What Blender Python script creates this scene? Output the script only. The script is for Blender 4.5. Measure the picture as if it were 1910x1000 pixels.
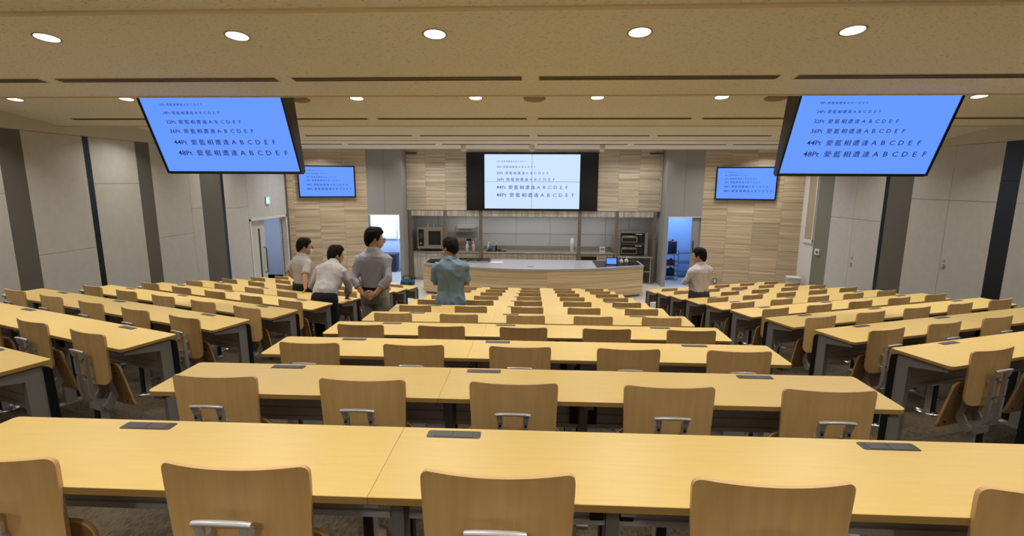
import bpy, math, random
from mathutils import Vector, Matrix, noise
random.seed(7)
PI = math.pi
for o in list(bpy.data.objects):
    bpy.data.objects.remove(o)
SC = bpy.context.scene
COL = SC.collection
# ------------------------------------------------------------------ camera
PITCH, YAW, ROLL = 0.1712, 0.0467, 0.0046
cam_data = bpy.data.cameras.new('camera')
cam_data.sensor_width = 36.0
cam_data.lens = 930.6 * 36.0 / 1910.0
cam_data.clip_start = 0.05
cam_data.clip_end = 200
cam = bpy.data.objects.new('camera', cam_data)
COL.objects.link(cam)
_f = Vector((-math.sin(YAW) * math.cos(PITCH), math.cos(YAW) * math.cos(PITCH), -math.sin(PITCH)))
_r = Vector((math.cos(YAW), math.sin(YAW), 0))
_u = _r.cross(_f)
_r2 = math.cos(ROLL) * _r + math.sin(ROLL) * _u
_u2 = -math.sin(ROLL) * _r + math.cos(ROLL) * _u
_m = Matrix((_r2, _u2, -_f)).transposed().to_4x4()
_m.translation = Vector((0.0811, 0.0, 0.6855))
cam.matrix_world = _m
SC.camera = cam
# ------------------------------------------------------------------ world, exposure
W = bpy.data.worlds.new('world')
SC.world = W
W.use_nodes = True
W.node_tree.nodes['Background'].inputs[0].default_value = (0.9, 0.85, 0.75, 1)
W.node_tree.nodes['Background'].inputs[1].default_value = 0.02
SC.view_settings.view_transform = 'Standard'
SC.view_settings.look = 'None'
SC.view_settings.gamma = 1.0
SC.view_settings.use_curve_mapping = False
SC.view_settings.exposure = 0.0
SC.cycles.use_denoising = True
SC.cycles.use_adaptive_sampling = True
SC.cycles.adaptive_threshold = 0.02
SC.cycles.max_bounces = 7
SC.cycles.diffuse_bounces = 5
SC.cycles.sample_clamp_indirect = 6.0
LAMP_W = 16.0                       # watts of one ceiling downlight
LAMP_COL = (1.0, 0.95, 0.87)
FRONT_W = 9.5
FRONT_COL = (1.0, 0.97, 0.93)


# ------------------------------------------------------------------ helpers
def s2l(c):
    c = c / 255.0
    return c / 12.92 if c <= 0.04045 else ((c + 0.055) / 1.055) ** 2.4


def rgb(r, g, b):
    return (s2l(r), s2l(g), s2l(b), 1.0)


class MB:
    def __init__(self):
        self.v, self.f, self.m, self.s = [], [], [], []

    def add(self, vs, fs, m=0, smooth=False):
        b = len(self.v)
        self.v += [tuple(p) for p in vs]
        for f in fs:
            self.f.append(tuple(b + i for i in f))
            self.m.append(m)
            self.s.append(smooth)

    def box(self, x0, y0, z0, x1, y1, z1, m=0):
        vs = [(x0, y0, z0), (x1, y0, z0), (x1, y1, z0), (x0, y1, z0), (x0, y0, z1), (x1, y0, z1), (x1, y1, z1), (x0, y1, z1)]
        self.add(vs, [(0, 3, 2, 1), (4, 5, 6, 7), (0, 1, 5, 4), (1, 2, 6, 5), (2, 3, 7, 6), (3, 0, 4, 7)], m)

    def cbox(self, cx, cy, cz, sx, sy, sz, m=0):
        self.box(cx - sx / 2, cy - sy / 2, cz - sz / 2, cx + sx / 2, cy + sy / 2, cz + sz / 2, m)

    def loft(self, rings, m=0, smooth=True, cap=True, close=False):
        n = len(rings[0])
        vs = [p for r in rings for p in r]
        fs = []
        R = len(rings)
        for i in range(R if close else R - 1):
            a, b = i * n, ((i + 1) % R) * n
            for j in range(n):
                k = (j + 1) % n
                fs.append((a + j, a + k, b + k, b + j))
        self.add(vs, fs, m, smooth)
        if cap and not close:
            self.add(rings[0], [tuple(range(n - 1, -1, -1))], m, False)
            self.add(rings[-1], [tuple(range(n))], m, False)

    def prism(self, poly, axis, a, b, m=0):
        def P(p, t):
            if axis == 'x':
                return (t, p[0], p[1])
            if axis == 'y':
                return (p[0], t, p[1])
            return (p[0], p[1], t)
        ar = sum(poly[i][0] * poly[(i + 1) % len(poly)][1] - poly[(i + 1) % len(poly)][0] * poly[i][1] for i in range(len(poly)))
        if (ar < 0) != (axis == 'y'):
            poly = poly[::-1]
        self.loft([[P(p, a) for p in poly], [P(p, b) for p in poly]], m, False)

    def rbox(self, x0, y0, z0, x1, y1, z1, r=0.02, c=0.003, n=4, m=0):
        R4 = r if hasattr(r, '__len__') else (r, r, r, r)      # corners: far right, far left, near left, near right

        def ring(i, z):
            pts = []
            for q, (sx, sy, a0) in enumerate(((1, 1, 0), (-1, 1, PI / 2), (-1, -1, PI), (1, -1, 1.5 * PI))):
                r_ = R4[q]
                rr = max(r_ - i, 0.0003)
                cx = (x1 - max(r_, i + .0003)) if sx > 0 else (x0 + max(r_, i + .0003))
                cy = (y1 - max(r_, i + .0003)) if sy > 0 else (y0 + max(r_, i + .0003))
                for k in range(n + 1):
                    a = a0 + k * PI / 2 / n
                    pts.append((cx + rr * math.cos(a), cy + rr * math.sin(a), z))
            return pts
        self.loft([ring(c, z0), ring(0, z0 + c), ring(0, z1 - c), ring(c, z1)], m, False)

    def tube(self, pts, rad, n=10, m=0, smooth=True, flat=1.0, up=(0, 0, 1)):
        P = [Vector(p) for p in pts]
        if not hasattr(rad, '__len__'):
            rad = [rad] * len(P)
        rings = []
        x = None
        for i, p in enumerate(P):
            d = (P[min(i + 1, len(P) - 1)] - P[max(i - 1, 0)]).normalized()
            if x is None:
                a = Vector(up)
                if abs(d.dot(a)) > 0.95:
                    a = Vector((0, 1, 0)) if abs(d.y) < 0.9 else Vector((1, 0, 0))
                x = d.cross(a).normalized()
            else:                                   # carry the frame along without twisting
                x = (x - d * x.dot(d)).normalized()
            y = x.cross(d).normalized()
            rings.append([tuple(p + x * rad[i] * math.cos(t) + y * rad[i] * flat * math.sin(t)) for t in [2 * PI * k / n for k in range(n)]])
        self.loft([r[::-1] for r in rings], m, smooth)

    def bar(self, pts, wx, th, m=0):
        """rectangular bar following a path in the y-z plane, wx wide in x"""
        P = pts
        rings = []
        for i, (x, y, z) in enumerate(P):
            a = Vector(P[max(i - 1, 0)])
            b = Vector(P[min(i + 1, len(P) - 1)])
            d = (b - a).normalized()
            nrm = Vector((0, -d.z, d.y))
            c = Vector((x, y, z))
            rings.append([tuple(c + Vector((sx * wx / 2, 0, 0)) + nrm * sy * th / 2) for sx, sy in ((-1, -1), (1, -1), (1, 1), (-1, 1))])
        self.loft(rings, m, False)

    def lathe(self, prof, c=(0, 0, 0), n=24, m=0, smooth=True):
        rings = [[(c[0] + r * math.cos(2 * PI * k / n), c[1] + r * math.sin(2 * PI * k / n), c[2] + z) for k in range(n)] for r, z in prof]
        self.loft(rings, m, smooth)

    def build(self, name, mats, parent=None, loc=None, rot=None):
        me = bpy.data.meshes.new(name)
        me.from_pydata(self.v, [], self.f)
        if not isinstance(mats, (list, tuple)):
            mats = [mats]
        for mt in mats:
            me.materials.append(mt)
        me.polygons.foreach_set('material_index', self.m)
        me.polygons.foreach_set('use_smooth', self.s)
        me.update()
        o = bpy.data.objects.new(name, me)
        COL.objects.link(o)
        if parent:
            o.parent = parent
        if loc:
            o.location = loc
        if rot:
            o.rotation_euler = rot
        return o


def tag(o, label, cat, group=None, kind=None):
    o['label'] = label
    o['category'] = cat
    if group:
        o['group'] = group
    if kind:
        o['kind'] = kind
    return o


def thing(name, label, cat, loc=(0, 0, 0), rz=0.0, group=None):
    o = bpy.data.objects.new(name, None)
    o.empty_display_size = 0.1
    COL.objects.link(o)
    o.location = loc
    o.rotation_euler = (0, 0, rz)
    return tag(o, label, cat, group)


def struct(name, mb, mats, **k):
    o = mb.build(name, mats, **k)
    o['kind'] = 'structure'
    return o


def copy_tree(root, parent=None):
    c = root.copy()
    COL.objects.link(c)
    if parent:
        c.parent = parent
    for ch in list(root.children):
        copy_tree(ch, c)
    return c


# ------------------------------------------------------------------ materials
def mat(name, col, rough=0.5, metal=0.0, spec=0.5, emit=None, estr=0.0, alpha=None, trans=0.0):
    m = bpy.data.materials.new(name)
    m.use_nodes = True
    b = m.node_tree.nodes['Principled BSDF']
    b.inputs['Base Color'].default_value = col
    b.inputs['Roughness'].default_value = rough
    b.inputs['Metallic'].default_value = metal
    b.inputs['Specular IOR Level'].default_value = spec
    if emit:
        b.inputs['Emission Color'].default_value = emit
        b.inputs['Emission Strength'].default_value = estr
    if trans:
        b.inputs['Transmission Weight'].default_value = trans
    return m


def N(m, t, **k):
    n = m.node_tree.nodes.new(t)
    for a, v in k.items():
        setattr(n, a, v)
    return n


def L(m, a, b):
    m.node_tree.links.new(a, b)


def ramp(m, stops):
    r = N(m, 'ShaderNodeValToRGB')
    e = r.color_ramp.elements
    while len(e) < len(stops):
        e.new(0.5)
    for i, (p, c) in enumerate(stops):
        e[i].position = p
        e[i].color = c
    return r


def grain(name, c0, c1, scale=(1, 1, 1), nscale=6.0, rough=0.45, bump=0.0, var=0.0, spec=0.5, detail=4.0):
    """colour streaked by noise stretched along one object axis; var = tone change from object to object"""
    m = mat(name, c0, rough, spec=spec)
    b = m.node_tree.nodes['Principled BSDF']
    tc = N(m, 'ShaderNodeTexCoord')
    mp = N(m, 'ShaderNodeMapping')
    mp.inputs['Scale'].default_value = scale
    L(m, tc.outputs['Object'], mp.inputs['Vector'])
    nz = N(m, 'ShaderNodeTexNoise')
    nz.inputs['Scale'].default_value = nscale
    nz.inputs['Detail'].default_value = detail
    if var:
        oi = N(m, 'ShaderNodeObjectInfo')
        ad = N(m, 'ShaderNodeVectorMath', operation='ADD')
        mu = N(m, 'ShaderNodeMath', operation='MULTIPLY')
        mu.inputs[1].default_value = 37.0
        L(m, oi.outputs['Random'], mu.inputs[0])
        L(m, mp.outputs['Vector'], ad.inputs[0])
        L(m, mu.outputs[0], ad.inputs[1])
        L(m, ad.outputs[0], nz.inputs['Vector'])
    else:
        L(m, mp.outputs['Vector'], nz.inputs['Vector'])
    rp = ramp(m, [(0.3, c0), (0.7, c1)])
    L(m, nz.outputs['Fac'], rp.inputs['Fac'])
    out = rp.outputs['Color']
    if var:
        hv = N(m, 'ShaderNodeHueSaturation')
        mr = N(m, 'ShaderNodeMapRange')
        mr.inputs['To Min'].default_value = 1 - var
        mr.inputs['To Max'].default_value = 1 + var
        L(m, oi.outputs['Random'], mr.inputs['Value'])
        L(m, mr.outputs[0], hv.inputs['Value'])
        L(m, out, hv.inputs['Color'])
        out = hv.outputs['Color']
    L(m, out, b.inputs['Base Color'])
    if bump:
        bp = N(m, 'ShaderNodeBump')
        bp.inputs['Strength'].default_value = bump
        bp.inputs['Distance'].default_value = 0.01
        L(m, nz.outputs['Fac'], bp.inputs['Height'])
        L(m, bp.outputs['Normal'], b.inputs['Normal'])
    return m


M = {}
M['desk'] = grain('maple_laminate', rgb(210, 180, 106), rgb(214, 185, 112), (3, 40, 40), 2.0, 0.40, var=0.02, spec=0.5)
M['desk_edge_shaded'] = grain('maple_laminate_shaded_edge', rgb(166, 132, 72), rgb(176, 140, 80), (2, 30, 30), 3.0, 0.45)  # laminate darkened for the edges, their shade put into the colour
M['ply'] = grain('beech_plywood', rgb(206, 168, 110), rgb(220, 184, 124), (14, 14, 1.6), 2.2, 0.38, var=0.05)
M['ply_edge'] = mat('plywood_edge', rgb(206, 168, 118), 0.5)
M['ply_shaded'] = grain('beech_plywood_shaded', rgb(150, 118, 72), rgb(164, 130, 82), (14, 14, 1.6), 2.2, 0.5)  # same beech ply toned down, the folded seat's shade is in its colour
M['alu'] = mat('cast_aluminium', rgb(190, 190, 192), 0.36, 0.35)
M['alu_dark'] = mat('grey_painted_steel', rgb(164, 163, 162), 0.42, 0.25)
M['chrome'] = mat('polished_aluminium', rgb(200, 200, 204), 0.2, 1.0)
M['black'] = mat('black_plastic', rgb(18, 18, 19), 0.35)
M['steelgrey'] = mat('grey_leg_paint', rgb(124, 122, 121), 0.5, 0.0)
M['darkgrey'] = mat('dark_grey_duct', rgb(178, 177, 178), 0.45, 0.0)
M['outlet'] = mat('outlet_lid', rgb(72, 70, 68), 0.5)
M['outlet_f'] = mat('outlet_frame', rgb(58, 55, 52), 0.4)
M['panel'] = grain('wall_panel_cloth', rgb(186, 185, 180), rgb(192, 191, 186), (1, 1, 1), 9.0, 0.8)
M['panel_top'] = mat('upper_wall_paint', rgb(196, 190, 174), 0.8)
M['panel_gap'] = mat('panel_joint', rgb(120, 113, 102), 0.9)
M['pil'] = mat('grey_pilaster', rgb(95, 91, 82), 0.7)
M['pil_green'] = mat('grey_green_pilaster', rgb(118, 118, 104), 0.7)
M['gloss_black'] = mat('black_slot_glass', rgb(12, 13, 16), 0.25)
M['navy'] = mat('dark_navy_slot', rgb(20, 22, 30), 0.3)
M['grey_wall'] = mat('light_grey_wall', rgb(150, 149, 147), 0.7)
M['white'] = mat('white_paint', rgb(215, 213, 208), 0.5)
M['rear'] = mat('rear_wall_paint', rgb(214, 208, 194), 0.8)
M['steel'] = mat('stainless_steel', rgb(190, 188, 184), 0.28, 0.9)
M['steel_b'] = grain('brushed_stainless', rgb(176, 172, 166), rgb(236, 232, 226), (6, 1, 0.4), 3.0, 0.32)
M['steel_b'].node_tree.nodes['Principled BSDF'].inputs['Metallic'].default_value = 0.45
M['kwall'] = mat('grey_kitchen_panel', rgb(178, 178, 178), 0.3)
M['kwood'] = grain('dark_wood_post', rgb(108, 97, 86), rgb(126, 114, 101), (1, 1, 8), 3.0, 0.5)
M['tvblack'] = mat('screen_black', rgb(10, 10, 12), 0.25)
M['tvside'] = mat('tv_housing', rgb(30, 29, 33), 0.2)
M['ink'] = mat('screen_text', rgb(20, 30, 90), 0.5, emit=(0.006, 0.012, 0.07, 1), estr=1.0)
M['ink2'] = mat('wall_screen_text', rgb(40, 70, 130), 0.5, emit=(0.02, 0.06, 0.2, 1), estr=1.0)
M['screen'] = mat('blue_screen', rgb(10, 20, 40), 0.3, emit=rgb(98, 150, 255), estr=1.05)
M['screen_c'] = mat('pale_blue_screen', rgb(10, 20, 40), 0.3, emit=rgb(196, 220, 255), estr=1.1)
M['lamp'] = mat('lamp_diffuser', rgb(255, 255, 255), 0.5, emit=(1, 0.97, 0.95, 1), estr=3.0)
M['ring'] = mat('lamp_ring', rgb(170, 150, 120), 0.5)
M['vent_dark'] = mat('vent_slot', rgb(20, 16, 14), 0.9)
M['vent_bar'] = mat('vent_bar', rgb(214, 200, 172), 0.5)
M['speaker'] = mat('ceiling_disc', rgb(150, 130, 98), 0.7)
M['skin'] = mat('skin', rgb(196, 150, 122), 0.5)
M['hair'] = grain('black_hair', rgb(10, 9, 9), rgb(20, 18, 17), (30, 30, 6), 4.0, 0.7, spec=0.2)
M['exit'] = mat('exit_green', rgb(60, 190, 170), 0.4, emit=rgb(90, 225, 205), estr=0.8)
M['exit_w'] = mat('exit_white', rgb(235, 250, 245), 0.4, emit=rgb(235, 250, 245), estr=0.8)


def cloth(name, c, rough=0.8, sc=14.0, st=0.35, scale=(1, 1, 0.5)):
    m = mat(name, c, rough, spec=0.25)
    b = m.node_tree.nodes['Principled BSDF']
    tc = N(m, 'ShaderNodeTexCoord')
    mp = N(m, 'ShaderNodeMapping')
    mp.inputs['Scale'].default_value = scale
    mp.inputs['Rotation'].default_value = (0.3, 0.5, 0.2)
    nz = N(m, 'ShaderNodeTexNoise')
    nz.inputs['Scale'].default_value = sc
    nz.inputs['Detail'].default_value = 2.0
    nz.inputs['Distortion'].default_value = 0.8
    bp = N(m, 'ShaderNodeBump')
    bp.inputs['Strength'].default_value = st
    bp.inputs['Distance'].default_value = 0.03
    L(m, tc.outputs['Object'], mp.inputs['Vector'])
    L(m, mp.outputs['Vector'], nz.inputs['Vector'])
    L(m, nz.outputs['Fac'], bp.inputs['Height'])
    L(m, bp.outputs['Normal'], b.inputs['Normal'])
    return m


def ceiling_mat():
    m = mat('speckled_ceiling_board', rgb(206, 184, 146), 0.85, spec=0.2)
    b = m.node_tree.nodes['Principled BSDF']
    tc = N(m, 'ShaderNodeTexCoord')
    mp = N(m, 'ShaderNodeMapping')
    mp.inputs['Scale'].default_value = (24, 85, 50)
    nz = N(m, 'ShaderNodeTexNoise')
    nz.inputs['Scale'].default_value = 1.6
    nz.inputs['Detail'].default_value = 3.0
    nz.inputs['Distortion'].default_value = 0.6
    rp = ramp(m, [(0.33, rgb(186, 178, 160)), (0.40, rgb(234, 231, 224))])
    L(m, tc.outputs['Object'], mp.inputs['Vector'])
    L(m, mp.outputs['Vector'], nz.inputs['Vector'])
    L(m, nz.outputs['Fac'], rp.inputs['Fac'])
    L(m, rp.outputs['Color'], b.inputs['Base Color'])
    return m


def carpet_mat():
    m = mat('carpet_tiles', rgb(110, 92, 70), 0.95, spec=0.1)
    b = m.node_tree.nodes['Principled BSDF']
    tc = N(m, 'ShaderNodeTexCoord')
    mp = N(m, 'ShaderNodeMapping')
    mp.inputs['Scale'].default_value = (90, 34, 34)
    n1 = N(m, 'ShaderNodeTexNoise')
    n1.inputs['Scale'].default_value = 1.0
    n1.inputs['Detail'].default_value = 3
    n2 = N(m, 'ShaderNodeTexNoise')
    n2.inputs['Scale'].default_value = 2.2
    n2.inputs['Detail'].default_value = 2
    mx = N(m, 'ShaderNodeMath', operation='ADD')
    mu = N(m, 'ShaderNodeMath', operation='MULTIPLY')
    mu.inputs[1].default_value = 0.5
    rp = ramp(m, [(0.36, rgb(56, 49, 40)), (0.62, rgb(94, 84, 68))])
    L(m, tc.outputs['Object'], mp.inputs['Vector'])
    L(m, mp.outputs['Vector'], n1.inputs['Vector'])
    L(m, tc.outputs['Object'], n2.inputs['Vector'])
    L(m, n1.outputs['Fac'], mx.inputs[0])
    L(m, n2.outputs['Fac'], mx.inputs[1])
    L(m, mx.outputs[0], mu.inputs[0])
    L(m, mu.outputs[0], rp.inputs['Fac'])
    L(m, rp.outputs['Color'], b.inputs['Base Color'])
    bp = N(m, 'ShaderNodeBump')
    bp.inputs['Strength'].default_value = 0.5
    bp.inputs['Distance'].default_value = 0.01
    L(m, n1.outputs['Fac'], bp.inputs['Height'])
    L(m, bp.outputs['Normal'], b.inputs['Normal'])
    return m


def tile_wood(name, tw, th, x0, z0, dark, light, joint=True, grain_s=9.0, mirror=None):
    """stone-like wood tiles on a wall whose local x runs along and z up; each tile has its own tone"""
    m = mat(name, light, 0.5)
    b = m.node_tree.nodes['Principled BSDF']
    tc = N(m, 'ShaderNodeTexCoord')
    sp = N(m, 'ShaderNodeSeparateXYZ')
    L(m, tc.outputs['Object'], sp.inputs[0])

    def math_(op, a, c, v=None):
        n = N(m, 'ShaderNodeMath', operation=op)
        L(m, a, n.inputs[0])
        if v is None:
            if hasattr(c, 'node'):
                L(m, c, n.inputs[1])
            else:
                n.inputs[1].default_value = c
        return n.outputs[0]
    xo = sp.outputs['X']
    if mirror is not None:
        ab = N(m, 'ShaderNodeMath', operation='ABSOLUTE')
        L(m, math_('SUBTRACT', xo, mirror), ab.inputs[0])
        xo = ab.outputs[0]
    u = math_('DIVIDE', math_('SUBTRACT', xo, x0), tw)
    v = math_('DIVIDE', math_('SUBTRACT', sp.outputs['Z'], z0), th)
    iu = N(m, 'ShaderNodeMath', operation='FLOOR')
    L(m, u, iu.inputs[0])
    iv = N(m, 'ShaderNodeMath', operation='FLOOR')
    L(m, v, iv.inputs[0])
    cb = N(m, 'ShaderNodeCombineXYZ')
    L(m, iu.outputs[0], cb.inputs[0])
    L(m, iv.outputs[0], cb.inputs[1])
    wn = N(m, 'ShaderNodeTexWhiteNoise', noise_dimensions='2D')
    L(m, cb.outputs[0], wn.inputs['Vector'])
    # grain
    off = N(m, 'ShaderNodeVectorMath', operation='SCALE')
    L(m, wn.outputs['Color'], off.inputs[0])
    off.inputs['Scale'].default_value = 9.0
    ad = N(m, 'ShaderNodeVectorMath', operation='ADD')
    L(m, tc.outputs['Object'], ad.inputs[0])
    L(m, off.outputs[0], ad.inputs[1])
    mp = N(m, 'ShaderNodeMapping')
    mp.inputs['Scale'].default_value = (0.16, 0.1, grain_s)
    L(m, ad.outputs[0], mp.inputs['Vector'])
    nz = N(m, 'ShaderNodeTexNoise')
    nz.inputs['Scale'].default_value = 2.2
    nz.inputs['Detail'].default_value = 6.0
    nz.inputs['Roughness'].default_value = 0.66
    L(m, mp.outputs[0], nz.inputs['Vector'])
    rp = ramp(m, [(0.33, dark), (0.64, light)])
    L(m, nz.outputs['Fac'], rp.inputs['Fac'])
    hv = N(m, 'ShaderNodeHueSaturation')
    mr = N(m, 'ShaderNodeMapRange')
    mr.inputs['To Min'].default_value = 0.88
    mr.inputs['To Max'].default_value = 1.1
    L(m, wn.outputs['Value'], mr.inputs['Value'])
    L(m, mr.outputs[0], hv.inputs['Value'])
    L(m, rp.outputs['Color'], hv.inputs['Color'])
    out = hv.outputs['Color']
    if joint:
        fu = math_('FRACT', u, 0)
        fv = math_('FRACT', v, 0)
        j1 = math_('LESS_THAN', fu, 0.008)
        j2 = math_('LESS_THAN', fv, 0.012)
        jj = math_('MAXIMUM', j1, j2)
        mx = N(m, 'ShaderNodeMix', data_type='RGBA')
        L(m, jj, mx.inputs['Factor'])
        L(m, out, mx.inputs['A'])
        mx.inputs['B'].default_value = (dark[0] * 0.9, dark[1] * 0.9, dark[2] * 0.9, 1)
        out = mx.outputs['Result']
    L(m, out, b.inputs['Base Color'])
    return m


M['ceiling'] = ceiling_mat()
M['lip'] = mat('ceiling_edge_trim', rgb(214, 196, 162), 0.6)
M['carpet'] = carpet_mat()
M['nosing'] = mat('step_nosing', rgb(58, 50, 42), 0.8)
M['front_floor'] = grain('pale_vinyl_floor', rgb(196, 190, 180), rgb(208, 203, 194), (1, 1, 1), 3.0, 0.35)
M['ftile_c'] = tile_wood('front_wall_tiles', 0.62, 0.585, 2.008, -0.184, rgb(150, 134, 110), rgb(212, 200, 178), mirror=-0.062)
M['ftile_l'] = tile_wood('front_wall_tiles_left', 0.69, 0.70, 0.02, -1.20, rgb(160, 138, 110), rgb(216, 198, 168))
M['ftile_r'] = tile_wood('front_wall_tiles_right', 0.69, 0.70, -0.02, -1.20, rgb(160, 138, 110), rgb(216, 198, 168))
M['island'] = tile_wood('island_wood', 3.4, 2.0, -3.0, -4.0, rgb(176, 150, 112), rgb(220, 198, 160), joint=False, grain_s=9.0)

# ------------------------------------------------------------------ measures
Y0, ROW, STEP = 1.0682, 0.8943, 0.1455
ZT0 = -0.0872                  # desk top of the nearest centre row
HT = 0.72                      # desk height
YF0 = Y0 + 0.3964              # far edge of the nearest centre desk row
ANG = 0.3476                   # how far the side blocks are turned
HX = 2.42                      # aisle-side far corner of a side row


def zfl(k):
    return ZT0 - HT - STEP * k


ZF = zfl(11)
XL = -7.1


def XR(y):
    return 7.4 + 0.05 * (14.27 - y)


# ------------------------------------------------------------------ floor
def bound(k):
    """front edge of tier k as a polyline in plan"""
    y = YF0 + k * ROW + 0.035
    xe = 9.5
    t = math.tan(ANG)
    return [(-xe, y + (xe - HX) * t), (-HX, y), (HX, y), (xe, y + (xe - HX) * t)]


fl = MB()
for k in range(-3, 11):
    a = bound(k - 1)
    b = bound(k)
    z = zfl(k)
    zb = zfl(k + 1)
    for i in range(3):
        fl.add([(a[i][0], a[i][1], z), (a[i + 1][0], a[i + 1][1], z), (b[i + 1][0], b[i + 1][1], z), (b[i][0], b[i][1], z)], [(0, 1, 2, 3)], 0)
        fl.add([(b[i][0], b[i][1], z), (b[i + 1][0], b[i + 1][1], z), (b[i + 1][0], b[i + 1][1], zb), (b[i][0], b[i][1], zb)], [(0, 1, 2, 3)], 1)
        e = 0.035
        fl.add([(b[i][0], b[i][1] - e, z + .002), (b[i + 1][0], b[i + 1][1] - e, z + .002), (b[i + 1][0], b[i + 1][1] + .004, z + .002), (b[i][0], b[i][1] + .004, z + .002)], [(0, 1, 2, 3)], 1)
b = bound(10)
for i in range(3):
    fl.add([(b[i][0], b[i][1], ZF), (b[i + 1][0], b[i + 1][1], ZF), (b[i + 1][0], 19.5, ZF), (b[i][0], 19.5, ZF)], [(0, 1, 2, 3)], 2)
struct('floor', fl, [M['carpet'], M['nosing'], M['front_floor']])

# ------------------------------------------------------------------ ceiling
LIPS = [(-4.6, 1.5), (-2.25, 1.5), (0.15, 1.5), (2.53, 1.5), (5.1, 1.519), (7.44, 1.481), (10.0, 1.476), (12.3, 1.462)]
SL = 0.13


def ceil_z(y):
    for i in range(1, len(LIPS)):
        if LIPS[i - 1][0] <= y <= LIPS[i][0]:
            return LIPS[i][1] + SL * (LIPS[i][0] - y)
    return 1.72


ce = MB()
xa, xb = -7.3, 8.6
for i in range(1, len(LIPS)):
    ya, yb, zb = LIPS[i - 1][0], LIPS[i][0], LIPS[i][1]
    za = zb + SL * (yb - ya)
    ce.add([(xa, ya, za), (xb, ya, za), (xb, yb, zb), (xa, yb, zb)], [(3, 2, 1, 0)], 0)
    zn = ceil_z(yb + 0.001)
    ce.add([(xa, yb, zb), (xb, yb, zb), (xb, yb + .03, zb), (xa, yb + .03, zb)], [(3, 2, 1, 0)], 1)
    ce.add([(xa, yb + .03, zb), (xb, yb + .03, zb), (xb, yb + .03, zn), (xa, yb + .03, zn)], [(0, 1, 2, 3)], 0)
    ce.box(xa, yb - .012, zb - .008, xb, yb + .03, zb + .004, 1)
ce.add([(xa, 12.33, 1.72), (xb, 12.33, 1.72), (xb, 15.5, 1.72), (xa, 15.5, 1.72)], [(3, 2, 1, 0)], 0)
struct('ceiling', ce, [M['ceiling'], M['lip']])

# ------------------------------------------------------------------ walls
def side_wall(name, sgn, rows, xf, mats, top_z=1.362):
    """rows: (y0, y1, material index, [horizontal seams], z0) panels standing 2 cm in front of a dark backing"""
    w = MB()
    for (y0, y1, mi, seams, z0) in rows:
        zs = [z0] + seams + [top_z]
        for a, c in zip(zs[:-1], zs[1:]):
            g = 0.0026
            x0 = (xf(y0), xf(y1))
            pts = []
            t = 0.02 * -sgn
            A, B = y0 + g, y1 - g
            for (y, xx) in ((A, x0[0]), (B, x0[1])):
                pts += [(xx, y, a + g), (xx, y, c - g), (xx + t, y, c - g), (xx + t, y, a + g)]
            w.add(pts, [(0, 1, 2, 3), (7, 6, 5, 4), (0, 4, 5, 1), (1, 5, 6, 2), (2, 6, 7, 3), (3, 7, 4, 0)], mi)
    return w


BOT = -2.5
lw_rows = [(-3.0, -1.2, 0, [-.396], BOT), (-1.2, .6, 0, [.627], BOT), (.6, .93, 1, [], BOT), (.93, 2.6, 0, [-.396], BOT), (2.6, 4.4, 0, [.627], BOT), (4.4, 4.73, 1, [], BOT), (4.73, 6.481, 0, [.50], BOT),
           (6.481, 6.805, 1, [], BOT), (6.805, 7.766, 0, [-.396], BOT), (7.766, 7.872, 2, [], BOT), (7.872, 8.813, 0, [.627], BOT),
           (8.813, 9.138, 1, [], BOT), (9.138, 10.12, 0, [-.40], BOT), (10.12, 10.471, 0, [.10], BOT), (10.471, 11.174, 1, [], BOT),
           (11.174, 11.272, 2, [], BOT), (11.272, 12.186, 0, [.045], BOT), (12.186, 13.153, 0, [], -.275), (13.153, 14.09, 0, [], -.275), (14.09, 14.24, 1, [], BOT)]
w = side_wall('wall_left', -1, lw_rows, lambda y: XL, None)
# backing with the doorway left open, and the pale band above
w.box(XL - .12, -3.0, BOT, XL, 12.2, 2.4, 3)
w.box(XL - .12, 12.2, -.26, XL, 14.06, 2.4, 3)
w.box(XL - .12, 14.06, BOT, XL, 14.6, 2.4, 3)
w.box(XL, -3.0, 1.366, XL + .012, 14.3, 2.4, 4)
struct('wall_left', w, [M['panel'], M['pil'], M['gloss_black'], M['panel_gap'], M['panel_top']])

rw_rows = [(-3.0, -1.3, 0, [.39], BOT), (-1.3, .5, 0, [.39], BOT), (.5, .82, 3, [], BOT), (.82, 2.6, 0, [.39], BOT), (2.6, 3.2, 1, [], BOT), (3.2, 4.9, 0, [.39], BOT), (4.9, 5.2, 3, [], BOT), (5.2, 6.9, 0, [.39], BOT), (6.9, 8.329, 0, [.39], BOT),
           (8.329, 8.645, 3, [.735], BOT), (8.645, 9.55, 0, [], .39), (9.55, 10.421, 0, [], .39), (10.421, 11.057, 1, [], BOT), (11.057, 11.163, 2, [], BOT),
           (11.163, 12.04, 0, [], -.13), (12.04, 12.867, 0, [], -.13), (12.867, 13.471, 5, [], BOT), (13.471, 14.14, 6, [], BOT)]
w = side_wall('wall_right', 1, rw_rows, XR, None)


def slab(w, y0, y1, z0, z1, o0, o1, mi):
    """a slab along the right wall; o0/o1 are offsets into the room"""
    pts = []
    for y in (y0, y1):
        pts += [(XR(y) - o0, y, z0), (XR(y) - o0, y, z1), (XR(y) - o1, y, z1), (XR(y) - o1, y, z0)]
    w.add(pts, [(0, 1, 2, 3), (7, 6, 5, 4), (0, 4, 5, 1), (1, 5, 6, 2), (2, 6, 7, 3), (3, 7, 4, 0)], mi)


slab(w, -3.0, 14.6, BOT, 2.4, -.12, 0.0, 4)
slab(w, -3.0, 14.2, 1.366, 2.4, 0.0, .012, 7)
struct('wall_right', w, [M['panel'], M['pil'], M['gloss_black'], M['navy'], M['panel_gap'], M['pil_green'], M['white'], M['panel_top']])

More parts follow.
